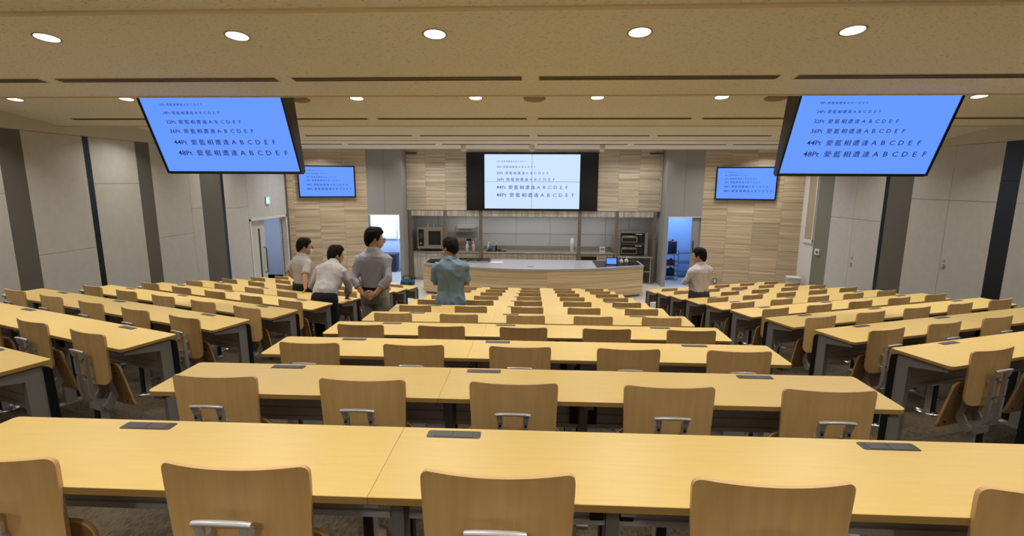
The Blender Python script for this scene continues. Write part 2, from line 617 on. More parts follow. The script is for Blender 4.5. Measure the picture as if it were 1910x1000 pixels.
w = MB()
w.box(XL - .2, -3.12, BOT + 1.5, 8.7, -3.0, 2.4)
struct('wall_back', w, M['rear'])

# flush doors on the right wall
d = MB()
slab(d, 11.167, 12.036, BOT, -.134, .0, .02, 0)
slab(d, 12.044, 12.863, BOT, -.134, .0, .02, 0)
dr = struct('door_1', d, M['panel'])
h = MB()
slab(h, 11.91, 11.97, -1.20, -1.15, .02, .05, 0)
slab(h, 11.90, 11.98, -1.05, -1.01, .02, .035, 0)
h.build('handle', M['alu'], dr)
d = MB()
slab(d, 8.649, 9.546, BOT, .386, .0, .02, 0)
slab(d, 9.554, 10.417, BOT, .386, .0, .02, 0)
dr = struct('door_2', d, M['panel'])
h = MB()
slab(h, 9.44, 9.51, -.84, -.775, .02, .05, 0)
slab(h, 9.45, 9.50, -.73, -.69, .02, .035, 0)
h.build('handle', M['alu'], dr)
# narrow window at the far end of the right wall
wn_ = MB()
slab(wn_, 13.50, 13.86, -.80, 1.30, .02, .035, 0)
wi = struct('window_1', wn_, mat('tan_blind_glass', rgb(176, 160, 132), 0.3))
wf = MB()
slab(wf, 13.49, 13.53, -.84, 1.33, .02, .05, 0)
slab(wf, 13.84, 13.90, -.84, 1.33, .02, .05, 0)
slab(wf, 13.49, 13.90, -.90, -.80, .02, .06, 0)
slab(wf, 13.49, 13.90, 1.29, 1.33, .02, .05, 0)
wf.build('window_frame', M['white'], wi)

# doorway of the left wall: frame, sliding leaf, corridor behind
f_ = MB()
f_.box(XL - .14, 12.186, ZF, XL + .035, 12.235, -.27)
f_.box(XL - .14, 14.02, ZF, XL + .035, 14.075, -.27)
f_.box(XL - .14, 12.186, -.325, XL + .035, 14.075, -.27)
struct('trim_1', f_, M['white'])
d = MB()
d.box(XL - .085, 12.24, ZF + .01, XL - .045, 12.655, -.33)
d.box(XL - .085, 12.745, ZF + .01, XL - .045, 12.97, -.33)
d.box(XL - .085, 12.655, ZF + .01, XL - .045, 12.745, -2.25)
d.box(XL - .085, 12.655, -.55, XL - .045, 12.745, -.33)
dr = struct('door_3', d, M['panel'])
g = MB()
g.box(XL - .07, 12.655, -2.25, XL - .06, 12.745, -.55)
g.build('glass_slit', mat('smoked_glass', rgb(70, 64, 52), 0.2), dr)
h = MB()
h.tube([(XL - .05, 12.87, -1.05), (XL + .02, 12.87, -1.08), (XL + .02, 12.87, -1.72), (XL - .05, 12.87, -1.75)], .014, 8)
h.build('door_handle', M['black'], dr)
c = MB()
c.box(XL - 2.3, 11.6, ZF, XL - 2.2, 16.0, .4)
c.box(XL - 2.3, 16.0, ZF, XL - .12, 16.1, .4)
c.box(XL - 2.3, 11.5, ZF, XL - .12, 11.6, .4)
c.box(XL - 2.3, 11.5, .3, XL - .12, 16.1, .4)
c.box(XL - 2.3, 11.5, ZF - .1, XL - .0, 16.1, ZF)
struct('wall_corridor', c, mat('corridor_paint', rgb(196, 204, 222), 0.6))
p_ = MB()
for k in range(30):
    p_.box(XL - .075, 13.90, ZF + .03 + k * .066, XL - .045, 13.96, ZF + .075 + k * .066, 0)
p_.box(XL - .09, 13.86, ZF, XL - .07, 14.02, -.33, 1)
struct('trim_2', p_, [M['steelgrey'], M['darkgrey']])

# ------------------------------------------------------------------ front walls
KY = 15.4
DY = 14.9
CLZ = 1.72
w = MB()      # wood wall over the kitchen, recess of the kitchen
w.box(-3.90, KY, -.19, -2.045, KY + .2, CLZ + .1, 0)
w.box(1.95, KY, -.19, 3.86, KY + .2, CLZ + .1, 0)
w.box(-2.045, KY + .06, -.19, 1.95, KY + .2, CLZ + .1, 0)
w.box(-2.045, KY, 1.565, 1.95, KY + .2, CLZ + .1, 0)
struct('wall_front', w, M['ftile_c'])
w = MB()      # walls closing the kitchen recess
w.box(-3.95, 16.3, ZF, 3.95, 16.4, CLZ, 0)
w.box(-3.98, KY + .02, ZF, -3.90, 16.4, CLZ, 0)
w.box(3.86, KY + .02, ZF, 3.94, 16.4, CLZ, 0)
w.box(-3.95, KY + .2, -.19, 3.95, 16.4, -.10, 0)
for x in (-3.1, -2.2, -.55, .55, 2.35, 3.1):
    w.box(x - .004, 16.294, ZF, x + .004, 16.302, -.19, 1)
w.box(-3.9, 16.294, -1.0, 3.9, 16.302, -.992, 1)
struct('wall_kitchen', w, [M['kwall'], M['panel_gap']])


def door_block(sgn):
    """light grey block with a doorway between the kitchen recess and the angled wall"""
    w = MB()
    if sgn < 0:
        x0, x1, o0, o1 = -4.98, -3.915, -4.95, -4.03
    else:
        x0, x1, o0, o1 = 3.87, 4.945, 3.985, 4.925
    top = -.325
    w.box(x0, DY, top, x1, DY + .12, CLZ + .1, 0)
    w.box(x0, DY, ZF, o0, DY + .12, top, 0)
    w.box(o1, DY, ZF, x1, DY + .12, top, 0)
    xin = x1 if sgn < 0 else x0
    a, c_ = (xin - .1, xin) if sgn < 0 else (xin, xin + .1)
    w.box(a, DY + .12, ZF, c_, KY + .02, CLZ + .1, 0)
    m_ = (x0 + x1) / 2
    w.box(m_ - .003, DY - .002, top, m_ + .003, DY, CLZ, 1)
    w.box(o0 - .02, DY - .012, top - .0, o1 + .02, DY, top + .025, 2)
    return w


struct('wall_door_left', door_block(-1), [M['grey_wall'], M['panel_gap'], M['white']])
struct('wall_door_right', door_block(1), [M['grey_wall'], M['panel_gap'], M['white']])

FA = math.radians(18)


def angled(name, sgn, length, m):
    w = MB()
    if sgn < 0:
        w.box(-length, 0, BOT, 0, .15, CLZ + .3)
    else:
        w.box(0, 0, BOT, length, .15, CLZ + .3)
    return struct(name, w, m, loc=(-4.98 if sgn < 0 else 4.945, DY, 0), rot=(0, 0, FA if sgn < 0 else -FA))


angled('wall_front_left', -1, 2.3, M['ftile_l'])
angled('wall_front_right', 1, 2.75, M['ftile_r'])
t_ = MB()
t_.box(-3.90, KY - .04, 1.50, -3.55, KY, 1.56)
t_.box(3.45, KY - .04, 1.50, 3.86, KY, 1.56)
struct('trim_3', t_, M['pil'])

# rooms behind the two front doorways
for sgn, nm, x0, x1 in ((-1, 'wall_left_storeroom', -6.2, -4.02), (1, 'wall_right_storeroom', 4.0, 6.2)):
    c = MB()
    c.box(x0, 17.3, ZF, x1, 17.4, .3)
    c.box(x0 - .1, DY + .55, ZF, x0, 17.4, .3)
    c.box(x1, DY + .55, ZF, x1 + .1, 17.4, .3)
    c.box(x0 - .1, DY + .12, .2, x1 + .1, 17.4, .3)
    struct(nm, c, mat('storeroom_paint_' + ('l' if sgn < 0 else 'r'), rgb(190, 205, 230), 0.6))


def area(name, loc, size, power, col, rot=(0, 0, 0), parent=None, spread=PI, size_y=None, disk=False):
    d = bpy.data.lights.new(name, 'AREA')
    d.energy = power
    d.color = col
    d.spread = spread
    if disk:
        d.shape = 'DISK'
    elif size_y:
        d.shape = 'RECTANGLE'
        d.size_y = size_y
    d.size = size
    o = bpy.data.objects.new(name, d)
    COL.objects.link(o)
    o.location = loc
    o.rotation_euler = rot
    if parent:
        o.parent = parent
    return o


area('left_storeroom_lamp', (-4.9, 16.3, .17), .3, 38, (0.50, 0.70, 1.0), size_y=1.0)
area('right_storeroom_lamp', (4.9, 16.3, .17), .3, 38, (0.30, 0.55, 1.0), size_y=1.0)
area('corridor_lamp', (XL - 1.2, 13.8, .28), .3, 45, (0.80, 0.88, 1.0), size_y=1.2)

# ------------------------------------------------------------------ ceiling lamps
ORD = ['first', 'second', 'third', 'fourth', 'fifth', 'sixth', 'seventh', 'eighth', 'ninth', 'tenth', 'eleventh']
CT = math.atan(SL)
LX = [0.07 + 1.42 * (i + .5) for i in range(-5, 5)]
LY = [-1.1, 1.25, 3.69, 6.09, 8.45, 10.95]
rg = MB()
rg.lathe([(.073, .0), (.086, -.004), (.086, .0), (.073, .004)], n=32)
ring_me = rg.build('lamp_ring', M['ring'])
df = MB()
df.lathe([(.0, .002), (.0735, .002), (.0735, -.0025), (.0, -.0025)], n=32)
diff_me = df.build('diffuser', M['lamp'])


def downlight(x, y, z, tilt, label, group, power, col, first=[True]):
    t = thing('ceiling_downlight', label, 'ceiling light', (x, y, z), 0, group)
    t.rotation_euler = (-tilt, 0, 0)
    if first[0]:
        a, b_ = ring_me, diff_me
        first[0] = False
    else:
        a, b_ = ring_me.copy(), diff_me.copy()
        COL.objects.link(a)
        COL.objects.link(b_)
    a.parent = t
    b_.parent = t
    d = downlight.data.get((power, col))
    if not d:
        d = bpy.data.lights.new('downlight_lamp', 'AREA')
        d.shape = 'DISK'
        d.size = .135
        d.energy = power
        d.color = col
        d.spread = math.radians(128)
        downlight.data[(power, col)] = d
    o = bpy.data.objects.new('downlight_lamp', d)
    COL.objects.link(o)
    o.parent = t
    o.location = (0, 0, -.006)
    return t


downlight.data = {}
rown = {3.69: 'lamp row nearest the camera', 6.09: 'lamp row just past the first ceiling step'}
for y in LY:
    vis = [x for x in LX if (y == 3.69 and -4.2 < x < 4.0) or (y == 6.09 and abs(x) < 6.4 and abs(abs(x) - 3.52) > .3)]
    for x in LX:
        if y in rown and x in vis:
            lb = '%s round downlight from the left, %s' % (ORD[vis.index(x)], rown[y])
        elif y in rown:
            lb = 'white round downlight hidden beside a hanging screen or the side wall'
        else:
            lb = 'white round downlight hidden above a ceiling step or overhead'
        downlight(x, y, ceil_z(y) - .002, CT, lb, 'round ceiling downlights', LAMP_W * {-1.1: 2.3, 1.25: .60, 3.69: .78}.get(y, .80), LAMP_COL)
for x in [-6.0, -5.0, -3.3, -2.5, -1.2, 0.0, 1.2, 2.5, 3.3, 5.0, 6.2]:
    downlight(x, 14.55 if abs(x) < 4 else 13.75, 1.718, 0.0, 'white round downlight hidden above the last ceiling step', 'front wall downlights', FRONT_W * (1.0 if abs(x) < 4 else 1.5), FRONT_COL)
for x in [-6.0, -3.6, -1.2, 1.2, 3.6, 6.0]:
    downlight(x, 13.0, 1.718, 0.0, 'white round downlight hidden above the last ceiling step', 'front wall downlights', FRONT_W, FRONT_COL)

# linear air diffusers and speaker discs
vm = MB()
vm.box(-1.035, -.056, -.003, 1.035, .056, .004, 0)
vent_frame_me = vm.build('vent_frame', M['vent_bar'])
vm = MB()
for k in (-1, 0, 1):
    vm.box(-1.022, k * .034 - .011, -.0045, 1.022, k * .034 + .011, .002, 0)
vent_slot_me = vm.build('slot', M['vent_dark'])
fv = True
for ri, (y, wide) in enumerate(((4.60, 1.0), (7.03, .75), (9.56, .7), (11.75, .7))):
    for n in range(-3, 3):
        x = 0.02 + 2.2 * (n + .5)
        t = thing('ceiling_vent', '%s long slot air vent from the left in the %s vent line of the ceiling' % (ORD[n + 3], ['nearest', 'second', 'third', 'fourth'][ri]), 'air vent',
                  (x, y, ceil_z(y) - .001), 0, 'slot vents in the ceiling')
        t.rotation_euler = (-CT, 0, 0)
        for src in (vent_frame_me, vent_slot_me):
            c = src if fv else src.copy()
            if not fv:
                COL.objects.link(c)
            c.parent = t
            c.scale = (1, wide, 1)
        fv = False
sm = MB()
sm.lathe([(0, -.012), (.118, -.012), (.13, -.006), (.13, .004), (0, .004)], n=32)
s0 = None
for i, x in enumerate((-2.78, .05, 2.83)):
    s = s0.copy() if s0 else sm.build('ceiling_speaker', M['speaker'])
    if s0:
        COL.objects.link(s)
    s0 = s0 or s
    s.location = (x, 6.12, ceil_z(6.12) - .001)
    s.rotation_euler = (-CT, 0, 0)
    tag(s, ['tan round ceiling speaker beside the left hanging screen', 'tan round ceiling speaker in the middle of the second lamp row', 'tan round ceiling speaker beside the right hanging screen'][i], 'ceiling speaker', 'ceiling speakers')
dm = MB()
dm.lathe([(0, -.165), (.03, -.162), (.055, -.14), (.066, -.10), (.068, -.02), (.068, .0), (0, .0)], n=24)
dome0 = None
cap = MB()
cap.lathe([(.075, 0), (.075, .03), (0, .03)], n=24)
for i, (x, w_) in enumerate(((-1.615, 'left end'), (-.027, 'middle'), (1.59, 'right end'))):
    t = thing('spotlight_dome', 'small white dome fixture under the ceiling above the %s of the wide wall screen' % w_, 'ceiling fixture', (x, 11.85, 1.535), 0, 'white domes above the wall screen')
    if dome0 is None:
        dome0 = (dm.build('dome', mat('pearl_plastic', rgb(236, 230, 220), 0.35), t), cap.build('mount', M['lip'], t))
    else:
        for q in dome0:
            q = q.copy()
            COL.objects.link(q)
            q.parent = t

# ------------------------------------------------------------------ screens
LINES = [(18, .128), (24, .229), (32, .342), (36, .459), (44, .603), (48, .745)]


def font_mesh(body, spacing=1.0):
    c = bpy.data.curves.new('f', 'FONT')
    c.body = body
    c.space_character = spacing
    c.offset = 0.0 if ord(body[0]) > 0x3000 else 0.006
    c.resolution_u = 2
    o = bpy.data.objects.new('f', c)
    COL.objects.link(o)
    dg = bpy.context.evaluated_depsgraph_get()
    me = bpy.data.meshes.new_from_object(o.evaluated_get(dg))
    vs = [tuple(v.co) for v in me.vertices]
    fs = [tuple(p.vertices) for p in me.polygons]
    bpy.data.objects.remove(o)
    bpy.data.curves.remove(c)
    bpy.data.meshes.remove(me)
    return vs, fs


KAN = '\u611b\u85cd\u76f8\u906d\u9022'
GLY = {ch: font_mesh(ch) for ch in KAN + 'ABCDEF'}
NUM = {pt: font_mesh('%dPt' % pt) for pt, v in LINES}


def lettering(Wd, Hd, m, parent, off=-.004):
    """the size chart on a picture Wd x Hd, local x 0..Wd, z 0..Hd, facing -y"""
    mb = MB()

    def put(g, x, z, sx, sz):
        vs, fs = g
        mb.add([(x + p[0] * sx, off, z + p[1] * sz) for p in vs], fs)
    for pt, v in LINES:
        k = pt / 48.0
        cap = .062 * Hd * k
        z = Hd * (1 - v) - cap / 2
        x = .126 * Wd
        vs = NUM[pt][0]
        wn = max(p[0] for p in vs)
        put(NUM[pt], x, z, .106 * Wd * k / wn, cap / .70)
        pitch = .0643 * Wd * k
        for i, ch in enumerate(KAN + 'ABCDEF'):
            vs = GLY[ch][0]
            x0_, x1_ = min(p[0] for p in vs), max(p[0] for p in vs)
            z0_, z1_ = min(p[1] for p in vs), max(p[1] for p in vs)
            hh = cap * (1.22 if i < 5 else 1.0)
            ww = (.72 if i < 5 else .56) * pitch
            if i >= 5:
                ww *= (x1_ - x0_) / .62
            sx, sz = ww / (x1_ - x0_), hh / (z1_ - z0_)
            xc = x + (.142 * Wd * k) + pitch * (i + .33)
            zz = z - (.11 * cap if i < 5 else 0)
            for dx in ((-.016, .016) if i < 5 else (0,)):        # two passes thicken the ideograph strokes
                put(([(p[0] - (x0_ + x1_) / 2 + dx, p[1] - z0_) for p in vs], GLY[ch][1]), xc, zz, sx, sz)
    return mb.build('lettering', m, parent)


TILT = .415
for sgn, x in ((-1, -3.392), (1, 3.512)):
    Wd, Hd = 1.55, .872
    t = thing('hanging_screen', 'large blue screen with letter chart hanging tilted from the ceiling, %s side' % ('left' if sgn < 0 else 'right'), 'screen', (x, 5.70, .79), 0, 'ceiling hung screens')
    R_ = Matrix.Rotation(TILT, 4, 'X')
    h = MB()
    top = R_ @ Vector((0, 0, Hd + .03))
    zc = ceil_z(5.45) - .79
    prof = [(.040, -.030), (.085, .0), (-.085, .80), (-.10, zc), (top.y + .055, zc), (top.y + .035, top.z)]
    h.prism(prof, 'x', -Wd / 2 - .02, Wd / 2 + .02)
    h.build('housing', M['tvside'], t)
    b_ = MB()
    e = .022
    for (x0, z0, x1, z1) in ((-e, -e, Wd + e, 0), (-e, Hd, Wd + e, Hd + e), (-e, 0, 0, Hd), (Wd, 0, Wd + e, Hd)):
        b_.box(x0, -.012, z0, x1, .02, z1)
    bo = b_.build('bezel', M['tvblack'], t, (-Wd / 2, 0, 0), (TILT, 0, 0))
    s_ = MB()
    s_.box(0, 0, 0, Wd, .015, Hd)
    so = s_.build('screen', M['screen'], t, (-Wd / 2, 0, 0), (TILT, 0, 0))
    lettering(Wd, Hd, M['ink'], so)

for sgn in (-1, 1):
    Wo, Ho = 1.57, .915
    a = FA * -sgn
    cx = -4.98 if sgn < 0 else 4.945
    tc_ = -1.10 if sgn < 0 else 1.092
    px_, py_ = cx + tc_ * math.cos(a), DY + tc_ * math.sin(a)
    n_ = Vector((math.sin(a), -math.cos(a), 0))
    t = thing('wall_screen', 'blue screen with letter size chart mounted on the %s wooden front wall' % ('left' if sgn < 0 else 'right'), 'screen',
              (px_ + n_.x * .09, py_ + n_.y * .09, .208), a, 'screens on the front walls')
    t.rotation_euler = (.05, 0, a)
    b_ = MB()
    b_.box(-Wo / 2, 0, 0, Wo / 2, .05, Ho)
    b_.box(-.3, .05, .25, .3, .085, .65)
    b_.build('housing', M['tvblack'], t)
    e = .034
    s_ = MB()
    s_.box(0, -.004, 0, Wo - 2 * e, .002, Ho - 2 * e)
    so = s_.build('screen', M['screen'], t, (-Wo / 2 + e, 0, e))
    lettering(Wo - 2 * e, Ho - 2 * e, M['ink'], so, -.006)

t = thing('video_wall', 'wide black wall screen over the kitchen, four pale blue panels with letter size chart', 'screen', (-.043, KY, -.18))
b_ = MB()
b_.box(-1.99, -.035, 0, 1.99, .05, 1.735)
b_.build('surround', M['tvblack'], t)
for sx, nm in ((-1, 'side_panel'), (1, 'side_panel')):
    s_ = MB()
    s_.box(min(sx * 1.50, sx * 1.975), -.042, .03, max(sx * 1.50, sx * 1.975), -.03, 1.70)
    s_.build(nm, mat('dark_display', rgb(22, 24, 30), .2), t)
Wd, Hd = 2.885, 1.625
for ix in (0, 1):
    for iz in (0, 1):
        s_ = MB()
        g = .004
        s_.box(-Wd / 2 + ix * Wd / 2 + g * ix, -.044, .055 + iz * Hd / 2 + g * iz, -Wd / 2 + (ix + 1) * Wd / 2 - g * (1 - ix), -.03, .055 + (iz + 1) * Hd / 2 - g * (1 - iz))
        s_.build('screen_panel', M['screen_c'], t)
lt = lettering(Wd, Hd, M['ink2'], t, 0)
lt.location = (-Wd / 2, -.047, .055)

# exit sign on the left wall
t = thing('exit_sign', 'small green lit exit sign high above the open side doorway', 'sign', (XL + .02, 13.09, .165))
b_ = MB()
b_.box(0, -.10, -.10, .03, .10, .10)
b_.build('case', M['white'], t)
b_ = MB()
b_.box(.03, -.092, -.092, .034, .092, .092)
fc = b_.build('face', M['exit'], t)
b_ = MB()       # running figure and doorway pictogram
b_.box(.034, -.08, -.075, .036, -.035, .065)
b_.cbox(.035, .025, .055, .002, .03, .03)
b_.add([(.036, .0, .03), (.036, .045, .035), (.036, .035, -.03), (.036, .0, -.02)], [(0, 1, 2, 3)])
b_.add([(.036, .03, -.02), (.036, .075, -.06), (.036, .06, -.075), (.036, .01, -.03)], [(0, 1, 2, 3)])
b_.add([(.036, .0, -.02), (.036, -.02, -.075), (.036, .0, -.075), (.036, .02, -.02)], [(0, 1, 2, 3)])
b_.build('pictogram', M['exit_w'], fc)
# thermostat, wall socket, bin at the right
tt = MB()
slab(tt, 13.12, 13.30, -1.15, -1.0, .02, .07, 0)
tb = tt.build('thermostat', M['white'])
tag(tb, 'small white thermostat box on the grey green pillar of the right wall', 'thermostat')
ts = MB()
slab(ts, 13.15, 13.24, -1.11, -1.05, .07, .073, 0)
ts.build('display', M['outlet'], tb)
a = -FA
t = thing('wall_socket', 'small socket plate low on the right wooden front wall', 'wall socket', (4.945 + .475 * math.cos(a), DY + .475 * math.sin(a), -2.18), a)
b_ = MB()
b_.box(-.05, -.012, -.075, .05, 0, .075)
b_.build('frame', M['pil'], t)
b_ = MB()
b_.box(-.026, -.016, -.05, .026, -.011, .05)
b_.build('plate', M['white'], t)
b_ = MB()
b_.rbox(-.16, -.15, 0, .16, .15, .54, .03, .01)
t = thing('floor_bin', 'pale grey box standing in the far right corner of the hall', 'box', (7.12, 13.72, ZF), -.3)
b_.build('body', mat('pale_grey_plastic', rgb(186, 188, 188), .5), t)
b_ = MB()
b_.rbox(-.17, -.16, .54, .17, .16, .58, .03, .01)
b_.build('lid', M['white'], t)

# ------------------------------------------------------------------ desks
TD = .36


def make_desk(n, first):
    """lecture desk for n sitters; local origin at its left far corner on the floor"""
    ln = .65 * n
    t = thing('lecture_desk', 'desk', 'desk', (0, 0, 0), 0, 'lecture desks')
    mb = MB()
    mb.rbox(.0003, -TD, HT - .0215, ln - .0003, 0, HT, (.002, .02, .028, .002) if n == 2 else (.02, .002, .002, .028), .0012, 4, 0)
    for i, f in enumerate(mb.f):
        zs = [mb.v[j][2] for j in f]
        if max(zs) < HT - .0001 or min(zs) < HT - .015:
            mb.m[i] = 1
    mb.build('tabletop', [M['desk'], M['desk_edge_shaded']], t)
    mb = MB()
    pr = [(-.080, .665), (-.080, .640), (-.072, .636), (-.072, .628), (-.080, .624), (-.080, .540), (-.074, .536), (-.074, .528), (-.080, .524), (-.080, .485), (-.088, .482), (-.088, .462), (-.035, .462), (-.035, .665)]
    mb.prism(pr, 'x', .03, ln - .03)
    mb.prism([(-.10, .688), (-.10, .668), (-.03, .668), (-.03, .688)], 'x', .04, ln - .04, 1)
    mb.build('cable_duct', [M['darkgrey'], M['black']], t)
    legs = [.032, ln - .0] if n == 2 else [.65, ln - .032]
    for x in legs:
        mb = MB()
        # bracket under the top and a raked leg, one plate
        prof = [(-TD + .025, .692), (-TD + .025, .672), (-.115, .632), (-.105, .0), (-.030, .0), (-.040, .692)]
        mb.prism(prof, 'x', x - .019, x + .019)
        mb.box(x - .028, -.20, 0, x + .028, .03, .012)
        lg = mb.build('leg', M['steelgrey'], t)
        mb = MB()
        pf = []
        for k in range(7):
            q = k * PI / 12
            pf.append((-.038 + .036 * math.sin(q), .652 + .036 * math.cos(q) - .0))
        pf += [(.010, .04), (-.030, .04)]
        mb.prism(pf, 'x', x - .026, x + .026)
        mb.build('cover', M['black'], lg)
        if .1 < x < ln - .1:
            for sx in (-1, 1):
                mb = MB()
                mb.box(x + sx * .045 - .02, -.098, .485, x + sx * .045 + .02, -.082, .62)
                mb.build('bracket', M['black'], lg)
    for x in ([.485] if n == 2 else [.165, 1.467]):
        mb = MB()
        mb.rbox(x - .083, -.061, HT - .004, x + .083, -.017, HT + .0015, .008, .001)
        ot = mb.build('power_outlet', M['outlet_f'], t)
        mb = MB()
        mb.rbox(x - .062, -.057, HT, x - .003, -.021, HT + .0028, .002, .0006)
        mb.rbox(x + .001, -.057, HT, x + .060, -.021, HT + .0028, .002, .0006)
        mb.build('lid', M['outlet'], ot)
    return t


def make_chair():
    t = thing('flip_up_chair', 'chair', 'chair', (0, 0, 0), 0, 'flip-up lecture chairs')
    # backrest: bent plywood, local z .455 - .807
    ZT, ZB = .807, .455
    mb = MB()
    NV, NU = 28, 12
    grid = []
    for i in range(NV + 1):
        s = i / NV
        s = .5 - .5 * math.cos(PI * s)
        z = ZB + (ZT - ZB) * s
        hw = .176 + .0115 * min(1, s * 1.15)
        rt, rb = .022, .06
        if ZT - z < rt:
            q = rt - (ZT - z)
            hw -= rt - math.sqrt(max(rt * rt - q * q, 0))
        if z - ZB < rb:
            q = rb - (z - ZB)
            hw -= (rb - math.sqrt(max(rb * rb - q * q, 0))) * .9
        yc = .014 * (1 - s)
        row = []
        for j in range(NU + 1):
            u = -1 + 2 * j / NU
            row.append((u * hw, yc + .030 * (u * hw / .1875) ** 2, z))
        grid.append(row)
    th = .012
    vs = [p for r in grid for p in r] + [(p[0], p[1] + th, p[2]) for r in grid for p in r]
    n1 = (NV + 1) * (NU + 1)
    fs, fe = [], []
    for i in range(NV):
        for j in range(NU):
            a = i * (NU + 1) + j
            b = a + NU + 1
            fs += [(a, a + 1, b + 1, b), (n1 + a, n1 + b, n1 + b + 1, n1 + a + 1)]
    loop = [j for j in range(NU + 1)] + [i * (NU + 1) + NU for i in range(1, NV + 1)] + [NV * (NU + 1) + j for j in range(NU - 1, -1, -1)] + [i * (NU + 1) for i in range(NV - 1, 0, -1)]
    for k in range(len(loop)):
        a, b = loop[k], loop[(k + 1) % len(loop)]
        fe.append((b, a, n1 + a, n1 + b))
    mb.add(vs, fs, 0, True)
    mb.add(vs, fe, 1, False)
    mb.build('backrest', [M['ply'], M['ply_edge']], t)
    # twin upright bars running down and forward to the pivot
    mb = MB()
    for sx in (-1, 1):
        x = sx * .053
        mb.bar([(x, -.022, .668), (x, -.020, .60), (x, -.018, .52), (x, -.016, .45), (x, -.014, .40), (x, -.008, .362), (x, .008, .336), (x, .028, .320), (x, .07, .300)], .020, .022)
        mb.cbox(x, -.002, .60, .016, .024, .022)
        mb.cbox(x, .0, .50, .016, .024, .022)
    mb.box(-.062, .02, .262, .062, .09, .308)
    for sx in (-1, 1):
        x = sx * .053
        for z, y in ((.640, -.0325), (.52, -.0295)):
            mb.tube([(x, y + .004, z), (x, y - .003, z)], [.0055, .0055], 10, 1)
    fr = mb.build('back_frame', [M['alu_dark'], M['black']], t)
    mb = MB()
    pts = [(-.072, -.036, .690), (-.05, -.038, .693), (0, -.040, .695), (.05, -.038, .693), (.072, -.036, .690)]
    mb.tube(pts, [.008, .009, .009, .009, .008], 10, flat=.8)
    for sx in (-1, 1):
        mb.loft([[(sx * .056 - .012, -.044, .692), (sx * .056 + .012, -.044, .692), (sx * .056 + .012, -.028, .684), (sx * .056 - .012, -.028, .684)],
                 [(sx * .053 - .0105, -.036, .655), (sx * .053 + .0105, -.036, .655), (sx * .053 + .0105, -.010, .655), (sx * .053 - .0105, -.010, .655)]], 0, False)
    mb.build('handle', M['alu'], fr)
    # pedestal
    mb = MB()
    mb.box(-.026, .033, .012, .026, .080, .27, 0)
    mb.box(-.021, .020, .014, .021, .0335, .262, 1)
    pd = mb.build('pedestal', [M['alu'], M['black']], t)
    mb = MB()
    rings = []
    for (r, z) in ((1, 0), (1, .008), (.8, .018), (.3, .022)):
        rings.append([(.075 * r * math.cos(q), .075 + .10 * r * math.sin(q), z) for q in [2 * PI * k / 20 for k in range(20)]])
    mb.loft(rings)
    mb.build('foot', M['chrome'], pd)
    # seat folded up, leaning back towards the backrest
    P0, P1 = Vector((0, .170, .250)), Vector((0, .088, .585))
    dv = (P1 - P0).normalized()
    nv = Vector((0, -dv.z, dv.y))
    Ls = (P1 - P0).length
    mb = MB()
    rings = []
    for (off, ins) in ((.000, .003), (.003, 0), (.011, 0), (.014, .003)):
        ring = []
        r = .05
        for (cx, cy, a0) in ((.205 - r, Ls - r, 0), (-.205 + r, Ls - r, PI / 2), (-.19 + r, r, PI), (.19 - r, r, 1.5 * PI)):
            for k in range(5):
                a_ = a0 + k * PI / 8
                u_, v_ = cx + (r - ins) * math.cos(a_), cy + (r - ins) * math.sin(a_)
                bow = .02 * (v_ / Ls - .5) ** 2 * 4
                p = P0 + dv * v_ - nv * (off + bow - .02) + Vector((u_, 0, 0))
                ring.append(tuple(p))
        rings.append(ring)
    mb.loft(rings, 0, False)
    mb.m = [1 if 20 * 0 <= i < 60 else 0 for i in range(len(mb.f))]
    for sx in (-1, 1):
        for q in (.06, Ls - .06):
            p = P0 + dv * q + nv * .024 + Vector((sx * .155, 0, 0))
            mb.tube([tuple(p - nv * .006), tuple(p + nv * .002)], [.006, .006], 8, 2)
    mb.build('seat', [M['ply_shaded'], M['ply_edge'], M['black']], t)
    mb = MB()
    for sx in (-1, 1):
        a_ = P0 + dv * .09 + nv * .022
        c_ = P0 + dv * .22 + nv * .022
        x = sx * .07
        w2 = .008
        prof = [(a_.y, a_.z), (c_.y, c_.z), (c_.y - .02, c_.z - .015), (.090, .37), (.045, .300), (.085, .262)]
        mb.prism(prof, 'x', x - w2, x + w2)
    mb.tube([(-.085, .06, .290), (.085, .06, .290)], [.026, .026], 14)
    mb.build('seat_bracket', M['alu_dark'], t)
    return t


desk2, desk3, chair0 = make_desk(2, True), make_desk(3, True), make_chair()
used = {}


def place(src, loc, rz, label, group):
    o = src if src.name not in used else copy_tree(src)
    used[src.name] = 1
    o.location = loc
    o.rotation_euler = (0, 0, rz)
    o['label'] = label
    o['group'] = group
    return o


def row(loc, rz, blk, rname, only=None, kk=0):
    ca, sa = math.cos(rz), math.sin(rz)

    def W_(x, y):
        return (loc[0] + ca * x - sa * y, loc[1] + sa * x + ca * y, loc[2])
    g = 'desks of the %s block' % blk
    place(desk2, W_(0, 0), rz, 'two-seat maple desk, left end of the %s' % rname, g)
    place(desk3, W_(1.30, 0), rz, 'three-seat maple desk, right end of the %s' % rname, g)
    for i in range(5):
        if only and i not in only:
            continue
        side_ = ['leftmost', 'second from left', 'middle', 'second from right', 'rightmost'][i]
        place(chair0, W_(.325 + .65 * i, -.402), rz, '%s plywood flip-up chair of the %s' % (side_, rname), 'chairs of the %s block' % blk)


